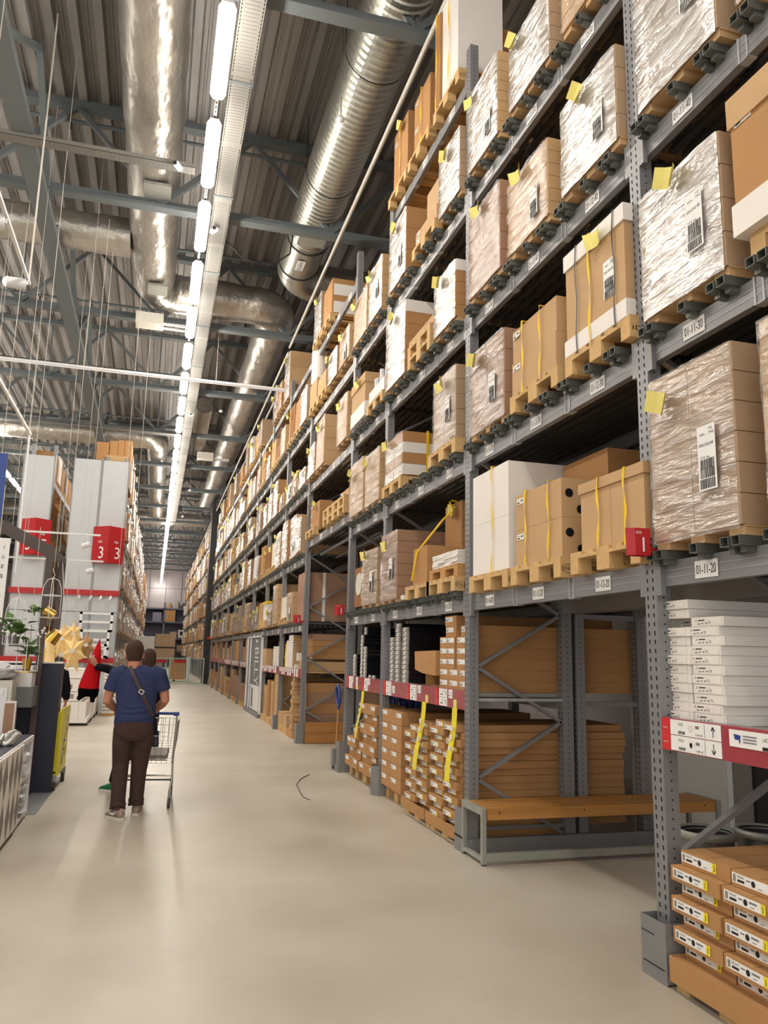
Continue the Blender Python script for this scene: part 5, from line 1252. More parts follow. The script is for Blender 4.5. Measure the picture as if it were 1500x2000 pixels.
for i, (x, y) in enumerate(((-1.75, 11.5), (-2.2, 13), (-1.5, 14), (-.75, 16), (-.6, 19), (-1.9, 16.5), (-2.6, 16))):
    tag(MB().cyl((x, y, 3.2), (x, y, 10.7), .0035, 4, 'cream').build('wire'), 'thin wire hanging from the roof over the displays, %s from the camera' % ORD[i], 'wire', 'thin hanging wires')

# ---------------------------------------------------------------- plants and hangers
def leaf(b, p, d, L, wd, m='leaf'):
    p = Vector(p); d = Vector(d).normalized(); s = d.cross(Vector((0, 0, 1)))
    if s.length < .1: s = Vector((1, 0, 0))
    s.normalize(); u = s.cross(d)
    pts = [p, p+d*L*.3+s*wd*.5+u*.01, p+d*L*.7+s*wd*.45-u*.005, p+d*L-u*L*.15, p+d*L*.7-s*wd*.45-u*.005, p+d*L*.3-s*wd*.5+u*.01, p+d*L*.5-u*.01]
    b.add(pts, [(0, 1, 6), (1, 2, 6), (2, 3, 6), (3, 4, 6), (4, 5, 6), (5, 0, 6)], m, True)
def plant(x, y, z, r, n, t, h=.25):
    b = MB(); rn = random.Random(int(x*100))
    for k in range(n):
        a = rn.uniform(0, 2*PI); e = rn.uniform(.1, 1.2); d = (math.cos(a)*math.cos(e), math.sin(a)*math.cos(e), math.sin(e))
        q = rn.uniform(.0, .6); leaf(b, (x+d[0]*r*q, y+d[1]*r*q, z+h*q*rn.random()), d, r*rn.uniform(.5, .8), r*.5)
    b.cyl((x, y, z-.03), (x, y, z+h*.5), .008, 5, 'leaf'); b.build('foliage', t)
def wire_cage(x, y, zb, zt, r, t):
    b = MB()
    for a in (0, PI/2):
        c, s = math.cos(a), math.sin(a)
        pts = [(x+r*c*k, y+r*s*k, z) for k, z in ((-1, zb), (-1, zb+(zt-zb)*.55), (-.92, zb+(zt-zb)*.75), (-.6, zb+(zt-zb)*.93), (0, zt), (.6, zb+(zt-zb)*.93), (.92, zb+(zt-zb)*.75), (1, zb+(zt-zb)*.55), (1, zb))]
        b.tube(pts, .004, 5, 'white')
    for z in (zb, zb+(zt-zb)*.55): b.tube([(x+r*math.cos(a), y+r*math.sin(a), z) for a in [2*PI*k/16 for k in range(17)]], .004, 5, 'white')
    b.tube([(x, y, zt), (x+.015, y, zt+.03), (x, y, zt+.06), (x-.01, y, zt+.1)], .004, 5, 'white'); b.cyl((x, y, zt+.1), (x, y, zt+1.0), .0025, 4, 'cream'); b.build('wire_frame', t)
t = thing('hanging_planter', 'white wire hanging planter with green leaves and white flowers, leftmost', 'planter', (-1.33, 8.6, 1.72), 'white wire hanging planters')
wire_cage(-1.335, 8.6, 1.68, 2.14, .10, t); plant(-1.33, 8.6, 1.76, .22, 26, t); MB().lathe((-1.335, 8.6, 1.66), [(.04, 0), (.055, .1)], 12, 'bin').build('pot', t)
b = MB(); rn = random.Random(4)
for k in range(12): b.ball((-1.36+rn.uniform(-.03, .06), 8.5+rn.uniform(-.02, .02), 1.80+rn.uniform(-.05, .07)), .016, 'flower', 6)
b.build('flower', t)
t = thing('hanging_planter', 'white wire hanging planter holding a leafy plant in a gold pot', 'planter', (-1.2, 8.7, 1.3), 'white wire hanging planters')
wire_cage(-1.205, 8.7, 1.42, 1.88, .10, t); plant(-1.205, 8.7, 1.57, .16, 24, t); MB().lathe((-1.205, 8.7, 1.42), [(.035, 0), (.047, .12), (.05, .125)], 16, 'gold').lathe((-1.205, 8.7, 1.405), [(.10, 0), (.102, .012), (.001, .013)], 20, 'gold').build('gold_pot', t)
t = thing('hanging_planter', 'white wire hanging planter with a tilted gold pot behind the brown post', 'planter', (-1.1, 9.4, 1.9), 'white wire hanging planters')
wire_cage(-1.12, 9.4, 1.98, 2.42, .10, t); MB().cyl((-1.17, 9.36, 2.06), (-1.07, 9.36, 2.0), .05, 16, 'gold').lathe((-1.12, 9.4, 1.97), [(.09, 0), (.092, .01), (.001, .011)], 20, 'gold').build('gold_pot', t); plant(-1.28, 9.42, 2.03, .12, 14, t, .1)
t = thing('gold_lamp_shade', 'tilted gold pot hanging in front of the paper star lanterns', 'pot', (-1.02, 9.5, 1.8))
MB().cyl((-1.11, 9.5, 1.72), (-1.03, 9.5, 1.83), .075, 18, 'gold', r2=.055).build('shade', t); MB().tube([(-1.04, 9.5, 1.83), (-.95, 9.5, 1.95), (-.99, 9.5, 2.1), (-1.05, 9.5, 2.6)], .004, 5, 'white').build('cord', t)
b = MB(); rn = random.Random(9)
for k in range(70): b.ball((rn.uniform(-1.66, -1.18), 9.9+rn.uniform(-.05, .05), 1.83+rn.uniform(-.06, .06)), rn.uniform(.008, .014), 'flower', 4)
tag(b.build('fairy_lights'), 'cluster of small white blossoms strung before the panels', 'garland', kind='stuff')
# paper star lanterns
def star(x, y, z, r, lbl, em='star'):
    t = thing('star_lantern', lbl, 'lantern', (x, y, z-r), 'folded paper star lanterns'); b = MB(); pts = []
    rn = random.Random(int(r*1000)+int(x*100))
    for k in range(14):
        a = PI/2+2*PI*k/14; q = r*rn.uniform(.8, 1.05) if k % 2 == 0 else r*.58; pts.append((x+q*math.cos(a)*.72, y+rn.uniform(-.02, .02), z+q*math.sin(a)*1.2))
    b.add(pts+[(x, y-r*.55, z+.02), (x, y+r*.5, z)], [(k, (k+1) % 14, 14) for k in range(14)]+[((k+1) % 14, k, 15) for k in range(14)], em)
    for k in range(0, 14, 2):
        P_ = Vector(pts[k]); Q_ = Vector((x, y-r*.55, z+.02))
        for u in (.2, .35, .5, .65, .8): c_ = Q_.lerp(P_, u); b.obox((c_.x, c_.y-.004, c_.z), .006, .003, .006, 0, 'card_dark')
    b.build('paper_star', t)
    MB().add([(x+.03*math.cos(a), y-r*.56, z+.02+.026*math.sin(a)) for a in [2*PI*k/8 for k in range(8)]], [tuple(range(8))], 'paper').build('opening', t)
    MB().cyl((x, y, z+r), (x, y, z+r+.7), .003, 4, 'cream').build('cord', t)
star(-1.13, 11.0, 1.75, .20, 'glowing cream paper star lantern beside the second brown post')
star(-.98, 10.9, 1.60, .22, 'glowing cream paper star lantern hanging lowest')
star(-1.02, 11.2, 1.82, .17, 'glowing cream paper star lantern at the top of the cluster')
star(-.86, 11.3, 1.68, .17, 'pale pinkish paper star lantern at the right of the cluster', 'card_light')
star(-1.32, 11.15, 1.65, .20, 'red-dotted glowing paper star lantern between the two brown posts')
tag(MB().cyl((-1.19, 10.38, 1.486), (-1.19, 10.38, 1.80), .055, 14, 'star').build('table_lamp'), 'small glowing lamp on the navy counter between the brown posts', 'lamp')
t = thing('table_lamp', 'white desk box display with gold dish on the white stand behind the plants', 'display', (-1.35, 9.9, 1.25))
MB().box(-1.75, -1.28, 9.7, 10.0, 1.22, 1.45, 'white').build('body', t); MB().box(-1.70, -1.34, 9.695, 9.7, 1.25, 1.36, 'card_white').build('drawer', t)
tag(MB().box(-1.9, -1.25, 9.68, 10.05, 1.0, 1.22, 'grey_panel').build('stand'), 'grey stand under the white desk box display', 'stand')

# ---------------------------------------------------------------- shelf unit with diamonds and its things
t = thing('shelf_unit', 'low white shelf unit with grey diamond doors and open compartments', 'shelf unit', (-1.4, 8.1, 0))
b = MB(); xf = -1.10
b.box(-1.9, xf, 6.6, 8.92, .74, .78, 'white').box(-1.9, xf, 6.6, 8.92, .03, .07, 'white').box(-1.9, xf, 8.88, 8.92, .07, .74, 'white').box(-1.9, xf, 8.16, 8.20, .07, .74, 'white').box(-1.9, xf, 7.4, 7.44, .07, .74, 'white').box(-1.9, -1.86, 6.6, 8.92, .07, .74, 'white').box(-1.86, xf, 8.2, 8.88, .395, .425, 'white'); b.build('body', t)
MB().box(-1.88, -1.12, 6.6, 8.9, .78, .786, 'navy_wall').build('top_mat', t)
for k, (ya, yb) in enumerate(((6.62, 7.40), (7.44, 8.16))):
    b = MB().box(xf, xf+.018, ya, yb, .05, .77, 'card_white'); w_ = (yb-ya)/3
    for i in range(3):
        for j in range(2):
            yc = ya+w_*(i+.5); zc = .05+.36*(j+.5)
            b.add([(xf+.0195, yc-w_*.44, zc), (xf+.0195, yc, zc-.177), (xf+.0195, yc+w_*.44, zc), (xf+.0195, yc, zc+.177)], [(0, 1, 2, 3)], 'diamond')
    b.build('door', t)
def bag(x, y, z, sx, sy, sz, lbl, g, m='plastic_bag', seed=1):
    b = MB(); rn = random.Random(seed); rings = []
    for i in range(9):
        q = math.sin(PI*(i+.3)/8.6)**.5; rings.append([(x+sx*q*math.cos(2*PI*k/12)*rn.uniform(.75, 1.1), y+sy*q*math.sin(2*PI*k/12)*rn.uniform(.75, 1.1), z+sz*i/8) for k in range(12)])
    b.rings(rings, m, True, False); o = b.build('plastic_bag'); return tag(o, lbl, 'bag', g)
bag(-1.22, 8.55, .43, .17, .26, .27, 'crumpled clear plastic bag of goods in the upper compartment', 'clear plastic bags in the shelf unit', seed=2)
for i in range(4): bag(-1.22, 8.55, .075+.075*i, .15, .27, .07, 'flat clear plastic bag in the lower compartment, %s from the bottom' % ORD[i], 'clear plastic bags in the shelf unit', seed=5+i)
for i, (x, y) in enumerate(((-1.32, 7.75), (-1.22, 7.95), (-1.28, 8.15), (-1.4, 8.0))):
    b = MB(); pts = [(x+.09*math.cos(a)*(1+.2*math.sin(3*a+i)), y+.1*math.sin(a), .84+.045*math.sin(2*a+i)) for a in [2*PI*k/14 for k in range(15)]]
    b.tube(pts, .028, 7, 'chrome'); tag(b.build('silver_ribbon'), 'shiny silver wrapped coil lying on the white shelf unit, %s of the heap' % ORD[i], 'ribbon', 'silver wrapped coils')
for i, (x, y) in enumerate(((-1.38, 7.7), (-1.3, 7.9))): tag(MB().ball((x, y, .90), .03, 'red', 8).build('red_ornament'), 'small red ornament among the silver coils, %s one' % ['nearer', 'further'][i], 'ornament', 'red ornaments')
t = thing('white_cabinet', 'tall white cabinet side at the left edge above the shelf unit', 'cabinet', (-1.7, 9.4, .0))
MB().box(-2.2, -1.42, 9.35, 9.85, 0, 1.30, 'cream').build('body', t); MB().box(-2.1, -1.46, 9.34, 9.35, .72, 1.22, 'white').build('door', t)
MB().box(-1.62, -1.5, 9.33, 9.34, 1.15, 1.2, 'paper').build('label', t)
bag(-1.62, 9.55, 1.30, .26, .2, .19, 'clear wrapped bundle of bedding on the tall white cabinet', 'clear wrapped bundles', seed=21)
tag(MB().box(-1.42, -1.30, 9.0, 9.30, .786, 1.12, 'card_white').box(-1.405, -1.315, 8.995, 9.0, .81, 1.10, 'card_pink').build('picture_frame') if False else MB().box(-1.40, -1.28, 8.80, 8.83, .787, 1.12, 'card_white').box(-1.385, -1.295, 8.796, 8.80, .81, 1.10, 'card_pink').build('picture_frame'), 'small whitewashed frame standing at the far end of the shelf unit', 'frame')

# ---------------------------------------------------------------- yellow trolley
t = thing('yellow_trolley', 'yellow rolling trolley with dark printed side beside the navy counter', 'trolley', (-1.05, 10.9, 0))
b = MB(); b.box(-1.0, -.975, 10.30, 11.15, .18, .94, 'yellow_cart'); b.build('side_panel', t)
b = MB()
for (y, z, s) in ((10.95, .78, 'A'), (10.9, .66, 'X'), (10.75, .55, 'K'), (10.68, .44, 'S'), (10.62, .33, 'E'), (10.9, .4, 'O')): b.text(s, (-.973, y, z), (0, 1, .3), (0, -.3, 1), .09, 'ink', w=.16)
b.box(-.974, -.972, 10.98, 11.04, .5, .85, 'card_white'); b.build('print', t)
b = MB()
for y in (10.32,): b.box(-1.45, -1.0, y, y+.03, .18, .22, 'yellow_cart').box(-1.03, -1.0, y, y+.03, .2, .9, 'yellow_cart').box(-1.45, -1.42, y, y+.03, .2, .9, 'yellow_cart')
for z in (.2, .42, .64, .86): b.box(-1.45, -1.0, 10.33, 11.1, z, z+.015, 'yellow_cart')
b.build('shelf_rack', t)
for z in (.24, .46, .68): MB().box(-1.4, -1.03, 10.36, 11.0, z, z+.15, 'strap_yellow').build('yellow_bundle', t)
for (x, y) in ((-1.02, 10.36), (-.99, 11.08), (-1.4, 10.36), (-1.4, 11.08)):
    b = MB().cyl((x-.02, y, .055), (x+.02, y, .055), .055, 16, 'rubber'); w_ = b.build('wheel', t); MB().box(x-.03, x+.03, y-.02, y+.02, .10, .18, 'chrome').build('fork', w_)

# ---------------------------------------------------------------- pallets of white boxes behind
GQ = 'white boxes stacked on floor pallets behind the yellow trolley'
for i, (x0, x1, y0, y1, z0, z1, nm) in enumerate(((-2.1, -1.32, 18.75, 19.7, .15, .52, 'lowest wide tier'), (-1.95, -1.42, 18.8, 19.6, .52, .72, 'middle tier'), (-2.0, -1.35, 18.9, 19.8, .72, 1.0, 'upper tier with open side'), (-1.9, -1.3, 19.0, 19.9, 1.0, 1.22, 'top tier'), (-1.9, -1.30, 20.0, 21.0, .15, .55, 'lower tier of the second pallet'), (-1.85, -1.28, 21.2, 22.2, .15, .6, 'lower tier of the third pallet'))):
    b = MB().box(x0, x1, y0, y1, z0, z1-.012, 'card_white')
    if i in (0,):
        for k in range(1, 5): b.box(x0+(x1-x0)*k/5, x0+(x1-x0)*k/5+.004, y0-.001, y0, z0, z1-.012, 'ink_soft')
    if i in (1, 2): b.box(x0+.12, x0+.35, y0-.002, y0, z0+.05, z0+.15, 'card_grey')
    tag(b.build('white_box_tier'), 'white boxes, %s' % nm+' beyond the yellow trolley', 'boxes', GQ)
for i, (y0, y1) in enumerate(((18.72, 19.75), (19.95, 21.05), (21.15, 22.3))): 
    tag(MB().box(-2.1, -1.28, y0, y1, .06, .148, 'card_white').cyl((-1.31, y0+.1, .04), (-1.27, y0+.1, .04), .04, 10, 'rubber').cyl((-1.31, y1-.1, .04), (-1.27, y1-.1, .04), .04, 10, 'rubber').build('dolly'), 'white wheeled pallet dolly under white boxes, %s from the trolley' % ORD[i], 'dolly', 'white wheeled dollies')
for r in range(12): tag(MB().box(-1.15, -.85, 21.6, 22.3, .05+.085*r, .12+.085*r, 'card_white').build('flat_box'), 'thin white flat box in the low stack left of the man, %s layer' % nth(r), 'box', 'stack of thin white flat boxes')
tag(MB().box(-1.17, -.83, 21.58, 22.32, 0, .048, 'wood').build('wooden_pallet'), 'pallet under the thin white flat boxes', 'pallet', 'floor pallets')

# ---------------------------------------------------------------- gate, far boxes, back wall shelves
t = thing('gate', 'pale green metal barrier gate across the far aisle', 'gate', (.8, 41.3, 0))
b = MB().box(-1.0, 2.5, 41.28, 41.32, 1.24, 1.29, 'gate').box(-1.0, 2.5, 41.28, 41.32, .03, .08, 'gate')
for x in (-1.0, .62, .82, 1.75, 2.46): b.box(x, x+.06, 41.27, 41.33, 0, 1.3, 'gate')
b.build('frame', t)
b = MB(); x = -.95
while x < 2.45: b.box(x, x+.015, 41.295, 41.305, .08, 1.24, 'gate'); x += .11
b.build('bars', t)
for i, x in enumerate((.12, 1.05)): tag(MB().box(x, x+.55, 41.2, 41.26, 1.04, 1.2, 'red').build('red_sign'), 'red plate on the %s half of the far gate' % ['left', 'right'][i], 'sign', 'red plates on the far gate')
for i, (x0, x1, y0, z0, z1, m, l) in enumerate(((-.98, .05, 46, 1.55, 2.40, 'film_solid', 'film-wrapped pale load beyond the gate left, behind the man'), (.08, 1.15, 46, 1.85, 2.55, 'card_pale', 'upper large pale box beyond the gate'), (.05, 1.15, 46, 1.15, 1.75, 'card_pale', 'lower large pale box beyond the gate'), (-.9, .5, 46, .15, 1.10, 'card_grey', 'grey large box on the floor beyond the gate left'), (.95, 1.75, 45, .1, 1.15, 'card', 'brown tall carton on the floor beyond the gate'), (1.8, 2.0, 45, .1, 1.3, 'white', 'white board standing beyond the gate'))):
    tag(MB().box(x0, x1, y0, y0+1.0, z0, z1, m).build('large_box'), l, 'box', 'large boxes beyond the gate')
tag(MB().box(-.95, .0, 46, 47, 1.10, 1.53, 'steel_dark').box(.05, 1.15, 46, 47, 1.76, 1.84, 'steel_dark').box(1.18, 1.26, 46, 47, 0, 2.0, 'steel_dark').build('load_stand'), 'dark stand carrying the pale boxes beyond the gate', 'stand')
t = thing('back_shelving', 'blue-grey shelving against the far end wall of the hall', 'shelving', (.9, 83.5, 0))
b = MB()
for x in (-1.2, .75, 2.9): b.box(x, x+.18, 82.8, 83.0, 0, 8.0 if x > 2 else 6.4, 'blue_grey').box(x, x+.18, 84.2, 84.4, 0, 6.4, 'blue_grey')
b.build('upright', t)
for z in (1.6, 2.9, 4.5, 5.85): MB().box(-1.2, 3.0, 82.8, 84.4, z-.15, z, 'blue_grey').build('shelf', t)
MB().box(-1.2, 3.0, 84.4, 84.45, 0, 5.9, 'wall_lilac').build('back_panel', t)
for i, (x0, x1, z0, z1, m, l) in enumerate(((.95, 1.6, 5.85, 6.45, 'card_pale', 'brownish bundle, left of three on the top back shelf'), (1.85, 2.35, 5.85, 6.6, 'card_grey', 'greenish grey bundle, middle of three on the top back shelf'), (2.4, 2.95, 5.85, 6.4, 'steel_dark', 'dark bundle, right of three on the top back shelf'), (-.3, .55, 4.5, 5.4, 'wall_lilac', 'lilac wrapped box on the upper back shelf'), (.9, 1.9, 4.5, 5.65, 'card', 'brown crate on the upper back shelf'), (1.5, 2.15, 2.9, 3.5, 'card_pale', 'pale low box on the middle back shelf'), (2.3, 2.9, 2.95, 3.7, 'white', 'white square notice on the middle back shelf'), (2.2, 2.9, 1.6, 2.2, 'card_pink', 'pinkish box on the lower back shelf'))):
    o = MB().box(x0, x1, 82.85, 83.8, z0, z1, m)
    if i < 3: o = MB().rings([[((x0+x1)/2+(x1-x0)/2*q*math.cos(2*PI*k/10), 83.3+.4*math.sin(2*PI*k/10), z0+(z1-z0)*u) for k in range(10)] for u, q in ((0, 1), (.4, .95), (.8, .6), (1, .3))], m)
    if i == 6: o.box(x0+.15, x1-.15, 82.83, 82.85, z0+.2, z1-.15, 'black')
    tag(o.build('shelf_load'), l, 'box', 'loads on the far end shelves')
# floor scratch
tag(MB().tube([(2.2, 11.2, .003), (2.02, 10.85, .004), (1.88, 10.4, .003), (1.83, 9.9, .003), (1.80, 9.5, .004), (1.84, 9.3, .003)], .006, 5, 'rubber').build('plastic_strip'), 'thin grey strip of packing band lying on the floor in the aisle', 'strip')
# ---------------------------------------------------------------- people
def fuse(mb, name, parent, m, voxel=.012, it=4, sub=False):
    me = mb.mesh('tmp'); o = bpy.data.objects.new('tmp', me); C.objects.link(o)
    r = o.modifiers.new('r', 'REMESH'); r.mode = 'VOXEL'; r.voxel_size = voxel; r.use_smooth_shade = True
    s = o.modifiers.new('s', 'SMOOTH'); s.iterations = it; s.factor = .5
    dg = bpy.context.evaluated_depsgraph_get(); n = bpy.data.meshes.new_from_object(o.evaluated_get(dg))
    bpy.data.objects.remove(o); n.name = name; n.materials.clear(); n.materials.append(MATS[m])
    off = wloc(parent)
    for v in n.vertices: v.co -= off
    for p in n.polygons: p.material_index = 0; p.use_smooth = True
    q = bpy.data.objects.new(name, n); C.objects.link(q); q.parent = parent; return q
def ell(b, cx, cy, z, rx, ry, n=20): return [(cx+rx*math.cos(2*PI*k/n), cy+ry*math.sin(2*PI*k/n), z) for k in range(n)]
def hand(b, w, d, nrm, L=.18, curl=.55, side=1, m='skin'):
    """palm + five bent fingers; d = direction of the hand, nrm = palm normal, side = thumb side"""
    w = Vector(w); d = Vector(d).normalized(); nrm = Vector(nrm); nrm = (nrm-d*nrm.dot(d)).normalized(); s = d.cross(nrm)*side
    P = L*.5
    b.tube([w-d*.02, w+d*P*.4, w+d*P], .03, 12, m, rr=[(.026, .019), (.039, .016), (.041, .014)]) if False else None
    for k, off in enumerate((-.03, -.01, .01, .03)): b.tube([w+s*off*.6, w+s*off+d*P*.5, w+s*off+d*P], .0135, 8, m, rr=[.015, .016, .0125])
    for k, (off, l) in enumerate(((-.031, .062), (-.0105, .078), (.0105, .084), (.031, .074))):
        p = w+s*off+d*P; a = 0; pts = [p-d*.01, p]; q = p
        for seg, f in ((0, .45), (1, .32), (2, .23)):
            a += curl*(.8+.25*seg); dd = d*math.cos(a)+nrm*math.sin(a); q = q+dd*l*f; pts.append(q)
        b.tube(pts, .009, 8, m, rr=[.011, .0105, .0095, .0085, .006])
    t0 = w+s*.03+d*.02; b.tube([t0, t0+s*.025+d*.03+nrm*.012, t0+s*.03+d*.055+nrm*.03, t0+s*.022+d*.072+nrm*.042], .011, 8, m, rr=[.015, .0125, .0105, .007])
def head(b, c, m='skin', n=18, s=1.0):
    x, y, z = c  # chin height z ; facing +Y
    pr = [(-.005, .03, .035, .045), (.02, .020, .052, .062), (.06, .01, .066, .082), (.10, .0, .074, .094), (.14, -.004, .077, .098), (.18, -.006, .076, .095), (.21, -.006, .066, .08), (.235, -.006, .042, .052), (.246, -.006, .012, .014)]
    b.rings([[(x+rx*s*math.cos(2*PI*k/n), y+oy*s+ry*s*math.sin(2*PI*k/n), z+h*s) for k in range(n)] for h, oy, rx, ry in pr], m)
    b.tube([(x, y+.085*s, z+.12*s), (x, y+.108*s, z+.085*s), (x, y+.1*s, z+.072*s)], .012*s, 8, m, rr=[.009*s, .015*s, .010*s])   # nose
    b.tube([(x-.022*s, y+.078*s, z+.045*s), (x, y+.090*s, z+.045*s), (x+.022*s, y+.078*s, z+.045*s)], .008*s, 6, m)             # mouth
    for sgn in (-1, 1): b.rings([[(x+sgn*(.076+t)*s, y+(-.012+r*.7*math.cos(a))*s, z+(.105+r*math.sin(a))*s) for a in [2*PI*k/10 for k in range(10)]] for t, r in ((0, .026), (.009, .031), (.016, .024))], m)  # ears
    for sgn in (-1, 1): b.ball((x+sgn*.03*s, y+.078*s, z+.115*s), .014*s, m, 6)

# the man
MX, MY = -.13, 8.72
t = thing('person', 'man in navy T-shirt and dark brown trousers, seen from behind pushing a shopping cart', 'person', (MX, MY, 0))
b = MB(); hx, hy = -.183, 8.74
head(b, (hx, hy, 1.475), s=1.1); b.tube([(hx+.01, hy-.03, 1.60), (hx+.005, hy-.035, 1.52), (hx+.01, MY-.01, 1.44), (hx+.03, MY, 1.38)], .06, 16, 'skin', rr=[.058, .064, .072, .084])
for ear in (): pass
LS, LE, LWr = (MX-.215, MY, 1.405), (MX-.285, MY+.02, 1.13), (MX-.17, MY+.26, 1.005)
RS, RE, RWr = (MX+.215, MY, 1.405), (MX+.285, MY+.02, 1.14), (MX+.185, MY+.27, 1.005)
for (a, e, w_, sg) in ((LS, LE, LWr, -1), (RS, RE, RWr, 1)):
    a, e, w_ = Vector(a), Vector(e), Vector(w_)
    b.tube([a, a.lerp(e, .5)+Vector((sg*.012, 0, 0)), e, e.lerp(w_, .3)+Vector((sg*.006, 0, 0)), e.lerp(w_, .75), w_], .05, 14, 'skin', rr=[.055, .052, .047, .048, .034, .027])
    hand(b, w_, (-sg*.15, .95, .05), (0, .1, -1), side=sg*-1 if False else -sg, curl=.75)
b.rings([ell(b, MX, MY, 1.0, .15, .10), ell(b, MX, MY, 1.2, .15, .10), ell(b, MX, MY, 1.38, .17, .09)], 'skin')
for (hxx, kx, ax, ky, ay) in ((MX-.09, MX-.10, MX-.095, MY+.02, MY-.14), (MX+.10, MX+.08, MX+.075, MY+.05, MY+.06)):
    b.tube([(hxx, MY, .98), (kx, ky, .5), (ax, ay, .08)], .06, 12, 'skin', rr=[.09, .055, .038])
fuse(b, 'body', t, 'skin', .009, 3)
# T-shirt
b = MB()
b.rings([ell(b, MX, MY, z, rx, ry) for z, rx, ry in ((.90, .205, .145), (.94, .206, .148), (1.0, .20, .142), (1.1, .197, .132), (1.2, .207, .128), (1.3, .222, .126), (1.38, .228, .118), (1.43, .205, .104), (1.46, .15, .085), (1.485, .10, .072), (1.495, .075, .06))], 'shirt')
for (a, e, sg) in ((LS, LE, -1), (RS, RE, 1)):
    a, e = Vector(a), Vector(e); q = a.lerp(e, .62)
    b.tube([Vector((MX+sg*.13, MY, 1.42)), a, a.lerp(e, .35), q], .08, 18, 'shirt', rr=[.085, .08, .078, .079])
# folds at the waist and back
for (z, dz, y0) in ((.955, .02, -.15), (.99, -.015, -.147), (1.03, .03, -.14), (1.10, -.03, -.134)):
    b.tube([(MX-.15, MY+y0*.72, z), (MX-.05, MY+y0*.99, z-.012+dz*.3), (MX+.07, MY+y0*.98, z+dz*.5), (MX+.16, MY+y0*.68, z+dz)], .008, 6, 'shirt', rr=[.004, .012, .011, .004])
fuse(b, 'shirt', t, 'shirt', .009, 3)
# trousers
b = MB()
b.rings([ell(b, MX, MY-.005, z, rx, ry) for z, rx, ry in ((.96, .195, .138), (.90, .20, .148), (.84, .205, .15), (.78, .20, .14), (.74, .17, .12))], 'trousers')
L1 = [(MX-.098, MY, .86), (MX-.103, MY, .70), (MX-.108, MY+.02, .50), (MX-.105, MY-.06, .30), (MX-.10, MY-.13, .13), (MX-.10, MY-.14, .10)]
L2 = [(MX+.098, MY, .86), (MX+.088, MY+.01, .70), (MX+.075, MY+.045, .50), (MX+.072, MY+.05, .30), (MX+.07, MY+.045, .14), (MX+.07, MY+.045, .105)]
for L in (L1, L2): b.tube(L, .1, 18, 'trousers', rr=[.108, .102, .082, .075, .070, .070])
for L, zz in ((L1, (.50, .46, .10, .14)), (L2, (.50, .15, .11))):
    for z in zz:
        k = min(L, key=lambda p: abs(p[2]-z)); b.tube([(k[0]+.078*math.cos(a), k[1]+.078*math.sin(a), z+.01*math.sin(3*a)) for a in [2*PI*i/16 for i in range(17)]], .006, 6, 'trousers')
for sx in (-1, 1): b.tube([(MX+sx*.19, MY-.05, .86), (MX+sx*.12, MY-.14, .80)], .006, 6, 'trousers')
fuse(b, 'trousers', t, 'trousers', .009, 2)
# hair
b = MB(); n = 20; rows = []
for h, rx, ry, oy in ((.095, .070, .078, -.026), (.12, .081, .095, -.018), (.16, .084, .106, -.008), (.20, .078, .10, -.006), (.235, .058, .07, -.006), (.258, .02, .024, -.006)): rows.append([(hx+1.1*rx*math.cos(2*PI*k/n), hy+1.1*oy+1.1*min(ry*math.sin(2*PI*k/n), .055+.4*(h-.1) if h < .2 else 9), 1.475+1.1*h) for k in range(n)])
b.rings(rows, 'hair')
b.rings([[(hx+1.1*rx*math.cos(a), hy-.05+1.1*ry*math.sin(a), 1.475+1.1*h) for a in [PI+PI*k/10 for k in range(11)]]+[(hx, hy-.05, 1.475+1.1*h)] for h, rx, ry in ((.055, .058, .045), (.08, .068, .055), (.11, .074, .062))], 'hair')
fuse(b, 'hair', t, 'hair', .006, 2)
# shoes
def shoe(t, x, y, rz, up, sole, L=.29, name='shoe'):
    c, s = math.cos(rz), math.sin(rz)
    def T(px, py, z): return (x+px*c-py*s, y+px*s+py*c, z)
    def ring(q, z0, z1, w): return [T(w*math.cos(a), q, z0+(z1-z0)*(.5+.5*math.sin(a))) for a in [2*PI*k/14 for k in range(14)]]
    b = MB(); b.rings([ring(q, .018, z, w) for q, z, w in ((-.07, .07, .022), (-.055, .105, .038), (-.01, .12, .042), (.05, .105, .044), (.11, .08, .048), (.17, .062, .044), (.205, .045, .025))], up); o = b.build(name, t)
    b = MB(); pts = [(-.08, .018), (-.07, .034), (-.03, .042), (.05, .04), (.11, .05), (.17, .046), (.21, .025), (.217, 0)]
    out = pts+[(q, -w_) for q, w_ in pts[::-1]]; n = len(out)
    b.add([T(w_, q, z) for z in (.0, .028) for q, w_ in out], [(k, (k+1) % n, n+(k+1) % n, n+k) for k in range(n)]+[tuple(range(n))[::-1], tuple(range(n, 2*n))], sole); b.build('sole', o); return o
def swoosh(o, x, y, rz):
    c, s = math.cos(rz), math.sin(rz); b = MB(); vs = []
    for q, z, h in ((-.02, .085, .004), (.0, .066, .009), (.03, .055, .012), (.06, .056, .009), (.10, .068, .003)):
        for d in (-1, 1): px = .0435+.004; vs.append((x-px*c-q*s, y-px*s+q*c, z+d*h))
    b.add(vs, [(2*k, 2*k+1, 2*k+3, 2*k+2) for k in range(4)], 'white'); b.build('side_mark', o)
o = shoe(t, -.215, 8.56, .6, 'shoe', 'shoe_sole'); swoosh(o, -.215, 8.56, .6)
o = shoe(t, -.055, 8.78, -.1, 'shoe', 'shoe_sole')
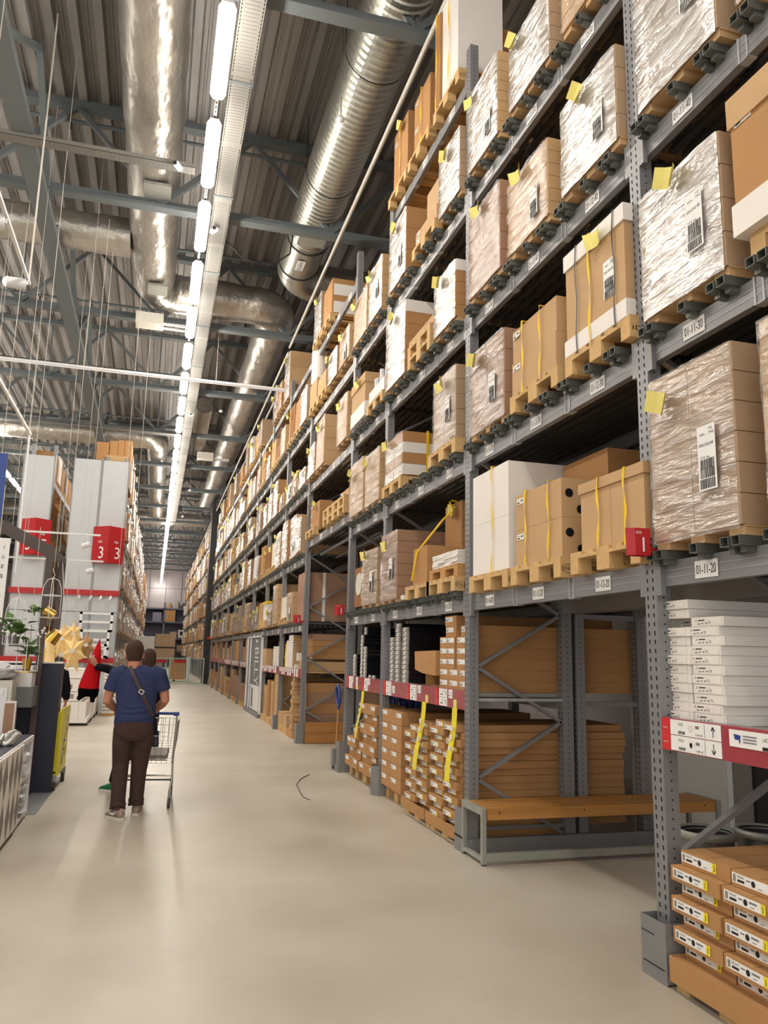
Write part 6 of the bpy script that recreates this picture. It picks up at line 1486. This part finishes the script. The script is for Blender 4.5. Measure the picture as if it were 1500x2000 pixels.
# crossbody strap and buckle, pouch at the hip
def backY(x, z):
    rx, ry = .215, .128
    u = min(.97, abs((x-MX)/rx)); return MY-ry*math.sqrt(1-u*u)-.012
b = MB(); P0 = (-.215, 1.475); P1 = (.045, .98); n = 12; vs = []
for k in range(n+1):
    u = k/n; x = P0[0]+(P1[0]-P0[0])*u; z = P0[1]+(P1[1]-P0[1])*u; yy = backY(x, z) if u > .12 else MY-.085-.04*u/.12
    dx, dz = .018*.88, .018*.46
    vs += [(x-dx, yy, z-dz), (x+dx, yy, z+dz), (x+dx, yy+.006, z+dz), (x-dx, yy+.006, z-dz)]
fs = []
for k in range(n): fs += [(4*k+i, 4*k+(i+1) % 4, 4*k+4+(i+1) % 4, 4*k+4+i) for i in range(4)]
b.add(vs, fs, 'leather'); b.tube([(-.21, MY-.08, 1.475), (-.2, MY-.0, 1.50), (-.17, MY+.09, 1.46)], .012, 6, 'leather'); st = b.build('crossbody_strap', t)
b = MB(); u = .5; x = P0[0]+(P1[0]-P0[0])*u; z = P0[1]+(P1[1]-P0[1])*u; yy = backY(x, z)-.006
pp = [(x+dx, yy, z+dz) for dx, dz in ((-.03, .004), (-.008, .03), (.028, .008), (.006, -.024), (-.03, .004))]
for p, q in zip(pp, pp[1:]): b.bar(p, q, .006, .007, 'chrome')
b.build('buckle', st)
MB().box(.03, .07, MY-.06, MY+.05, .84, 1.0, 'dark_cloth').box(.06, .10, MY-.05, MY+.02, .80, .90, 'dark_cloth').build('pouch', t)

# the woman behind him
WX, WY = -.06, 10.15
t = thing('person', 'person in black mostly hidden behind the man, holding up a red-hatted plush figure', 'person', (WX, WY, 0))
b = MB(); head(b, (WX+.02, WY, 1.43), s=.95); b.tube([(WX+.02, WY-.02, 1.5), (WX, WY, 1.34)], .05, 12, 'skin', rr=[.045, .06])
b.rings([ell(b, WX, WY, z, rx, .1) for z, rx in ((.9, .15), (1.2, .15), (1.34, .14))], 'skin')
S1, E1, W1 = Vector((WX-.16, WY-.02, 1.33)), Vector((-.40, WY-.10, 1.385)), Vector((-.64, WY-.17, 1.47))
b.tube([S1, E1, E1.lerp(W1, .6), W1], .035, 12, 'skin', rr=[.045, .04, .032, .025]); hand(b, W1, (-.5, .05, .85), (.6, .8, .2), side=1, curl=.7, L=.15)
S2, E2, W2 = Vector((WX+.16, WY, 1.33)), Vector((WX+.22, WY+.06, 1.06)), Vector((WX+.12, WY+.26, 1.02))
b.tube([S2, E2, W2], .035, 12, 'skin', rr=[.045, .038, .025]); hand(b, W2, (0, 1, 0), (0, 0, -1), side=-1, L=.15)
b.tube([(WX-.08, WY, .9), (WX-.20, WY+.0, .5), (-.35, WY+.03, .1)], .05, 12, 'skin', rr=[.08, .055, .035]); b.tube([(WX+.08, WY, .9), (WX+.06, WY+.1, .5), (WX+.02, WY+.14, .1)], .05, 12, 'skin', rr=[.08, .055, .035])
fuse(b, 'body', t, 'skin', .010, 3)
b = MB(); b.rings([ell(b, WX, WY, z, rx, ry) for z, rx, ry in ((.80, .19, .13), (.95, .185, .13), (1.1, .175, .12), (1.25, .19, .12), (1.33, .19, .11), (1.39, .14, .09), (1.43, .08, .07), (1.45, .07, .06))], 'dark_cloth')
b.tube([Vector((WX-.08, WY, 1.34)), S1, S1.lerp(E1, .5), E1, E1.lerp(W1, .5), W1-Vector((.0, 0, .02))], .06, 16, 'dark_cloth', rr=[.07, .07, .062, .056, .05, .042])
b.tube([Vector((WX+.08, WY, 1.34)), S2, E2, W2], .06, 14, 'dark_cloth', rr=[.07, .066, .055, .04]); fuse(b, 'jacket', t, 'dark_cloth', .011, 3)
b = MB(); b.rings([ell(b, WX, WY, z, rx, ry) for z, rx, ry in ((.9, .17, .12), (.8, .185, .13), (.72, .16, .11))], 'dark_cloth')
b.tube([(WX-.085, WY, .82), (WX-.20, WY+.04, .5), (-.345, WY+.03, .14), (-.35, WY+.03, .11)], .08, 14, 'dark_cloth', rr=[.095, .07, .05, .048]); b.tube([(WX+.085, WY, .82), (WX+.06, WY+.1, .5), (WX+.02, WY+.14, .1)], .08, 14, 'dark_cloth', rr=[.095, .07, .048]); fuse(b, 'leggings', t, 'dark_cloth', .011, 2)
shoe(t, -.335, WY+.02, .85, 'shoe_green', 'paper', name='green_shoe'); shoe(t, WX+.02, WY+.14, -.05, 'shoe_green', 'paper', name='green_shoe')
b = MB(); b.rings([[(WX+.02+rx*math.cos(2*PI*k/18), WY+oy+ry*math.sin(2*PI*k/18), 1.43+h) for k in range(18)] for h, rx, ry, oy in ((-.02, .05, .03, -.07), (.03, .075, .06, -.05), (.08, .085, .085, -.03), (.14, .086, .10, -.012), (.19, .08, .095, -.008), (.225, .055, .065, -.006), (.243, .02, .02, -.006))], 'hair'); fuse(b, 'hair', t, 'hair', .008, 2)
# plush figure
t = thing('plush_figure', 'plush figure with tall pointed red felt hat and black body held up by its hat', 'plush toy', (-.69, 10.1, 1.02))
b = MB(); rr_ = []
for u, cx, rx in ((0, -.70, .115), (.15, -.69, .105), (.4, -.665, .085), (.6, -.65, .062), (.8, -.635, .034), (.95, -.625, .010), (1, -.623, .002)):
    z = 1.19+.585*u; rr_.append([(cx+rx*math.cos(2*PI*k/18)*(1+.04*math.sin(3*k)), 10.1+rx*.8*math.sin(2*PI*k/18), z-.012*math.cos(2*PI*k/18)*(1 if u < .1 else 0)) for k in range(18)])
b.rings(rr_, 'red_felt'); b.build('pointed_hat', t)
b = MB(); b.ball((-.70, 10.1, 1.17), .122, 'black_plush', 12, (1, .8, .62)); b.ball((-.765, 10.08, 1.13), .05, 'black_plush', 8); b.ball((-.64, 10.08, 1.13), .055, 'black_plush', 8)
b.tube([(-.765, 10.08, 1.13), (-.79, 10.06, 1.085), (-.81, 10.05, 1.065)], .03, 10, 'black_plush', rr=[.035, .03, .022]); b.tube([(-.65, 10.08, 1.14), (-.645, 10.06, 1.07), (-.645, 10.05, 1.035)], .03, 10, 'black_plush', rr=[.032, .03, .024])
fuse(b, 'body', t, 'black_plush', .008, 2)
# third person behind the counter
PX, PY = -1.38, 12.25
t = thing('person', 'person in dark grey sweater standing behind the navy counter, one arm showing', 'person', (PX, PY, 0))
b = MB(); head(b, (PX, PY, 1.42), s=.95); b.tube([(PX, PY-.02, 1.5), (PX, PY, 1.32)], .05, 12, 'skin', rr=[.045, .06]); b.rings([ell(b, PX, PY, z, .14, .1) for z in (.85, 1.1, 1.32)], 'skin')
for sg in (-1, 1):
    w_ = Vector((PX+sg*.24, PY-.02, .90)); b.tube([(PX+sg*.18, PY, 1.32), (PX+sg*.235, PY, 1.08), w_], .03, 12, 'skin', rr=[.045, .038, .026]); hand(b, w_, (0, .1, -1), (-sg, 0, 0), side=sg, curl=.35, L=.16)
    b.tube([(PX+sg*.09, PY, .9), (PX+sg*.09, PY+.02, .5), (PX+sg*.1, PY, .06)], .05, 12, 'skin', rr=[.08, .055, .035])
fuse(b, 'body', t, 'skin', .011, 3)
b = MB(); b.rings([ell(b, PX, PY, z, rx, .125) for z, rx in ((.8, .18), (1.0, .175), (1.2, .19), (1.32, .19), (1.39, .12), (1.43, .07))], 'dark_cloth')
for sg in (-1, 1): b.tube([(PX+sg*.1, PY, 1.33), (PX+sg*.185, PY, 1.30), (PX+sg*.24, PY, 1.08), (PX+sg*.245, PY-.02, .93)], .05, 14, 'dark_cloth', rr=[.07, .068, .055, .042])
fuse(b, 'sweater', t, 'dark_cloth', .012, 2)
b = MB(); b.rings([ell(b, PX, PY, z, .17, .12) for z in (.86, .78)], 'jean')
for sg in (-1, 1): b.tube([(PX+sg*.085, PY, .82), (PX+sg*.09, PY+.02, .5), (PX+sg*.1, PY, .08)], .08, 14, 'jean', rr=[.095, .07, .06])
fuse(b, 'trousers', t, 'jean', .013, 2)
for sg in (-1, 1): shoe(t, PX+sg*.1, PY, 0, 'black', 'black')
b = MB(); b.rings([[(PX+rx*math.cos(2*PI*k/18), PY+oy+ry*math.sin(2*PI*k/18), 1.42+h) for k in range(18)] for h, rx, ry, oy in ((.0, .06, .04, -.06), (.08, .085, .085, -.03), (.16, .086, .10, -.01), (.22, .055, .065, -.006), (.243, .02, .02, -.006))], 'hair'); fuse(b, 'hair', t, 'hair', .009, 2)

# ---------------------------------------------------------------- shopping cart
cx, cy, rz = .03, 9.12, -.12
def K(x, y, z): c, s = math.cos(rz), math.sin(rz); return (cx+x*c-y*s, cy+x*s+y*c, z)
t = thing('shopping_cart', 'wire shopping cart with blue handle in front of the man', 'shopping cart', (cx, cy, 0))
Wd = .265
def sec(v): return Wd*(1-.22*v)   # half width by depth 0..1
DL = .85
b = MB()
for i in range(9):      # rear gate verticals and side/bottom wires
    x = -Wd+2*Wd*i/8; b.tube([K(x, 0, .50), K(x, -.01, .93)], .0028, 4, 'chrome')
for z in (.5, .62, .74, .86, .93): b.tube([K(-Wd, 0, z), K(Wd, 0, z)], .0032, 4, 'chrome')
for sg in (-1, 1):
    for i in range(22):
        v = i/21; zb = .46+.14*v; b.tube([K(sg*sec(v)*.92, DL*v, zb), K(sg*sec(v), DL*v, .93-.06*v)], .0024, 4, 'chrome')
    for q in (0, .33, .66, 1): b.tube([K(sg*(sec(v)*(.92+.08*q)), DL*v, (.46+.14*v)*(1-q)+(.93-.06*v)*q) for v in (0, .5, 1)], .0034, 4, 'chrome')
for i in range(10):
    x = -1+2*i/9; b.tube([K(x*sec(0)*.92, 0, .46), K(x*sec(1)*.92, DL, .60)], .0026, 4, 'chrome'); b.tube([K(x*sec(1)*.92, DL, .60), K(x*sec(1), DL, .87)], .0026, 4, 'chrome')
for v in [k/9 for k in range(10)]: b.tube([K(-sec(v)*.92, DL*v, .46+.14*v), K(sec(v)*.92, DL*v, .46+.14*v)], .0026, 4, 'chrome')
for z in (.7, .87): b.tube([K(-sec(1), DL, z), K(sec(1), DL, z)], .0035, 4, 'chrome')
b.build('wire_basket', t)
b = MB()
for sg in (-1, 1):
    b.tube([K(sg*.27, -.06, .99), K(sg*.27, 0, .90), K(sg*.255, .03, .5), K(sg*.25, .12, .30), K(sg*.24, .02, .17)], .011, 7, 'chrome')
    b.tube([K(sg*.25, .12, .30), K(sg*.2, .75, .22), K(sg*.19, .78, .17)], .011, 7, 'chrome')
for z, y in ((.32, .1), (.27, .13)): b.tube([K(-.25, y, z), K(.25, y, z)], .009, 6, 'steel_dark' if z < .3 else 'chrome')
b.build('frame', t)
MB().tube([K(-.27, -.07, .985), K(.27, -.07, .985)], .016, 10, 'blue').box(*(lambda p: (p[0]-.03, p[0]+.03, p[1]-.03, p[1]+.03, p[2]-.02, p[2]+.02))(K(.27, -.06, .98)), 'blue').build('handle', t)
for sg in (-1, 1):
    for (y, r) in ((.02, .055), (.78, .055)):
        x = sg*(.245 if y < .5 else .19); b = MB().cyl(K(x-.014, y-.03, r), K(x+.014, y-.03, r), r, 16, 'rubber').cyl(K(x-.016, y-.03, r), K(x+.016, y-.03, r), .02, 8, 'steel'); w_ = b.build('wheel', t)
        MB().bar(K(x, y, .19), K(x, y-.03, r+.02), .03, .035, 'guard').build('fork', w_)
b = MB(); b.add([K(Wd+.004, .0, .89), K(sec(1)+.02, DL, .86), K(sec(1)*.95+.015, DL, .62), K(Wd*.93+.004, .02, .50), K(Wd+.012, .0, .89), K(sec(1)+.028, DL, .86), K(sec(1)*.95+.023, DL, .62), K(Wd*.93+.012, .02, .50)], [(0, 1, 2, 3), (7, 6, 5, 4), (0, 4, 5, 1), (1, 5, 6, 2), (2, 6, 7, 3), (3, 7, 4, 0)], 'cart_side'); b.build('side_panel', t)
a = K(-.02, .42, 0); tag(MB().obox((a[0], a[1], .66), .14, .06, .19, rz, 'navy_wall').build('dark_carton'), 'dark blue carton standing in the shopping cart', 'carton')
a = K(.0, .2, 0); tag(MB().obox((a[0], a[1], .535), .36, .3, .055, rz, 'card_grey', rx=.17).build('patterned_parcel'), 'flat speckled parcel lying in the bottom of the shopping cart', 'parcel')
# ---------------------------------------------------------------- light and render look
w = bpy.data.worlds.new('world'); S.world = w; w.use_nodes = True
w.node_tree.nodes['Background'].inputs[0].default_value = (1, .96, .9, 1); w.node_tree.nodes['Background'].inputs[1].default_value = .32
S.view_settings.view_transform = 'Standard'; S.view_settings.look = 'None'; S.view_settings.gamma = 1; S.view_settings.exposure = 2.3
S.cycles.max_bounces = 5; S.cycles.diffuse_bounces = 3; S.cycles.glossy_bounces = 3; S.cycles.transparent_max_bounces = 5; S.cycles.transmission_bounces = 2
S.cycles.sample_clamp_indirect = 6; S.cycles.caustics_reflective = False; S.cycles.caustics_refractive = False
S.cycles.use_denoising = True; S.cycles.use_light_tree = True
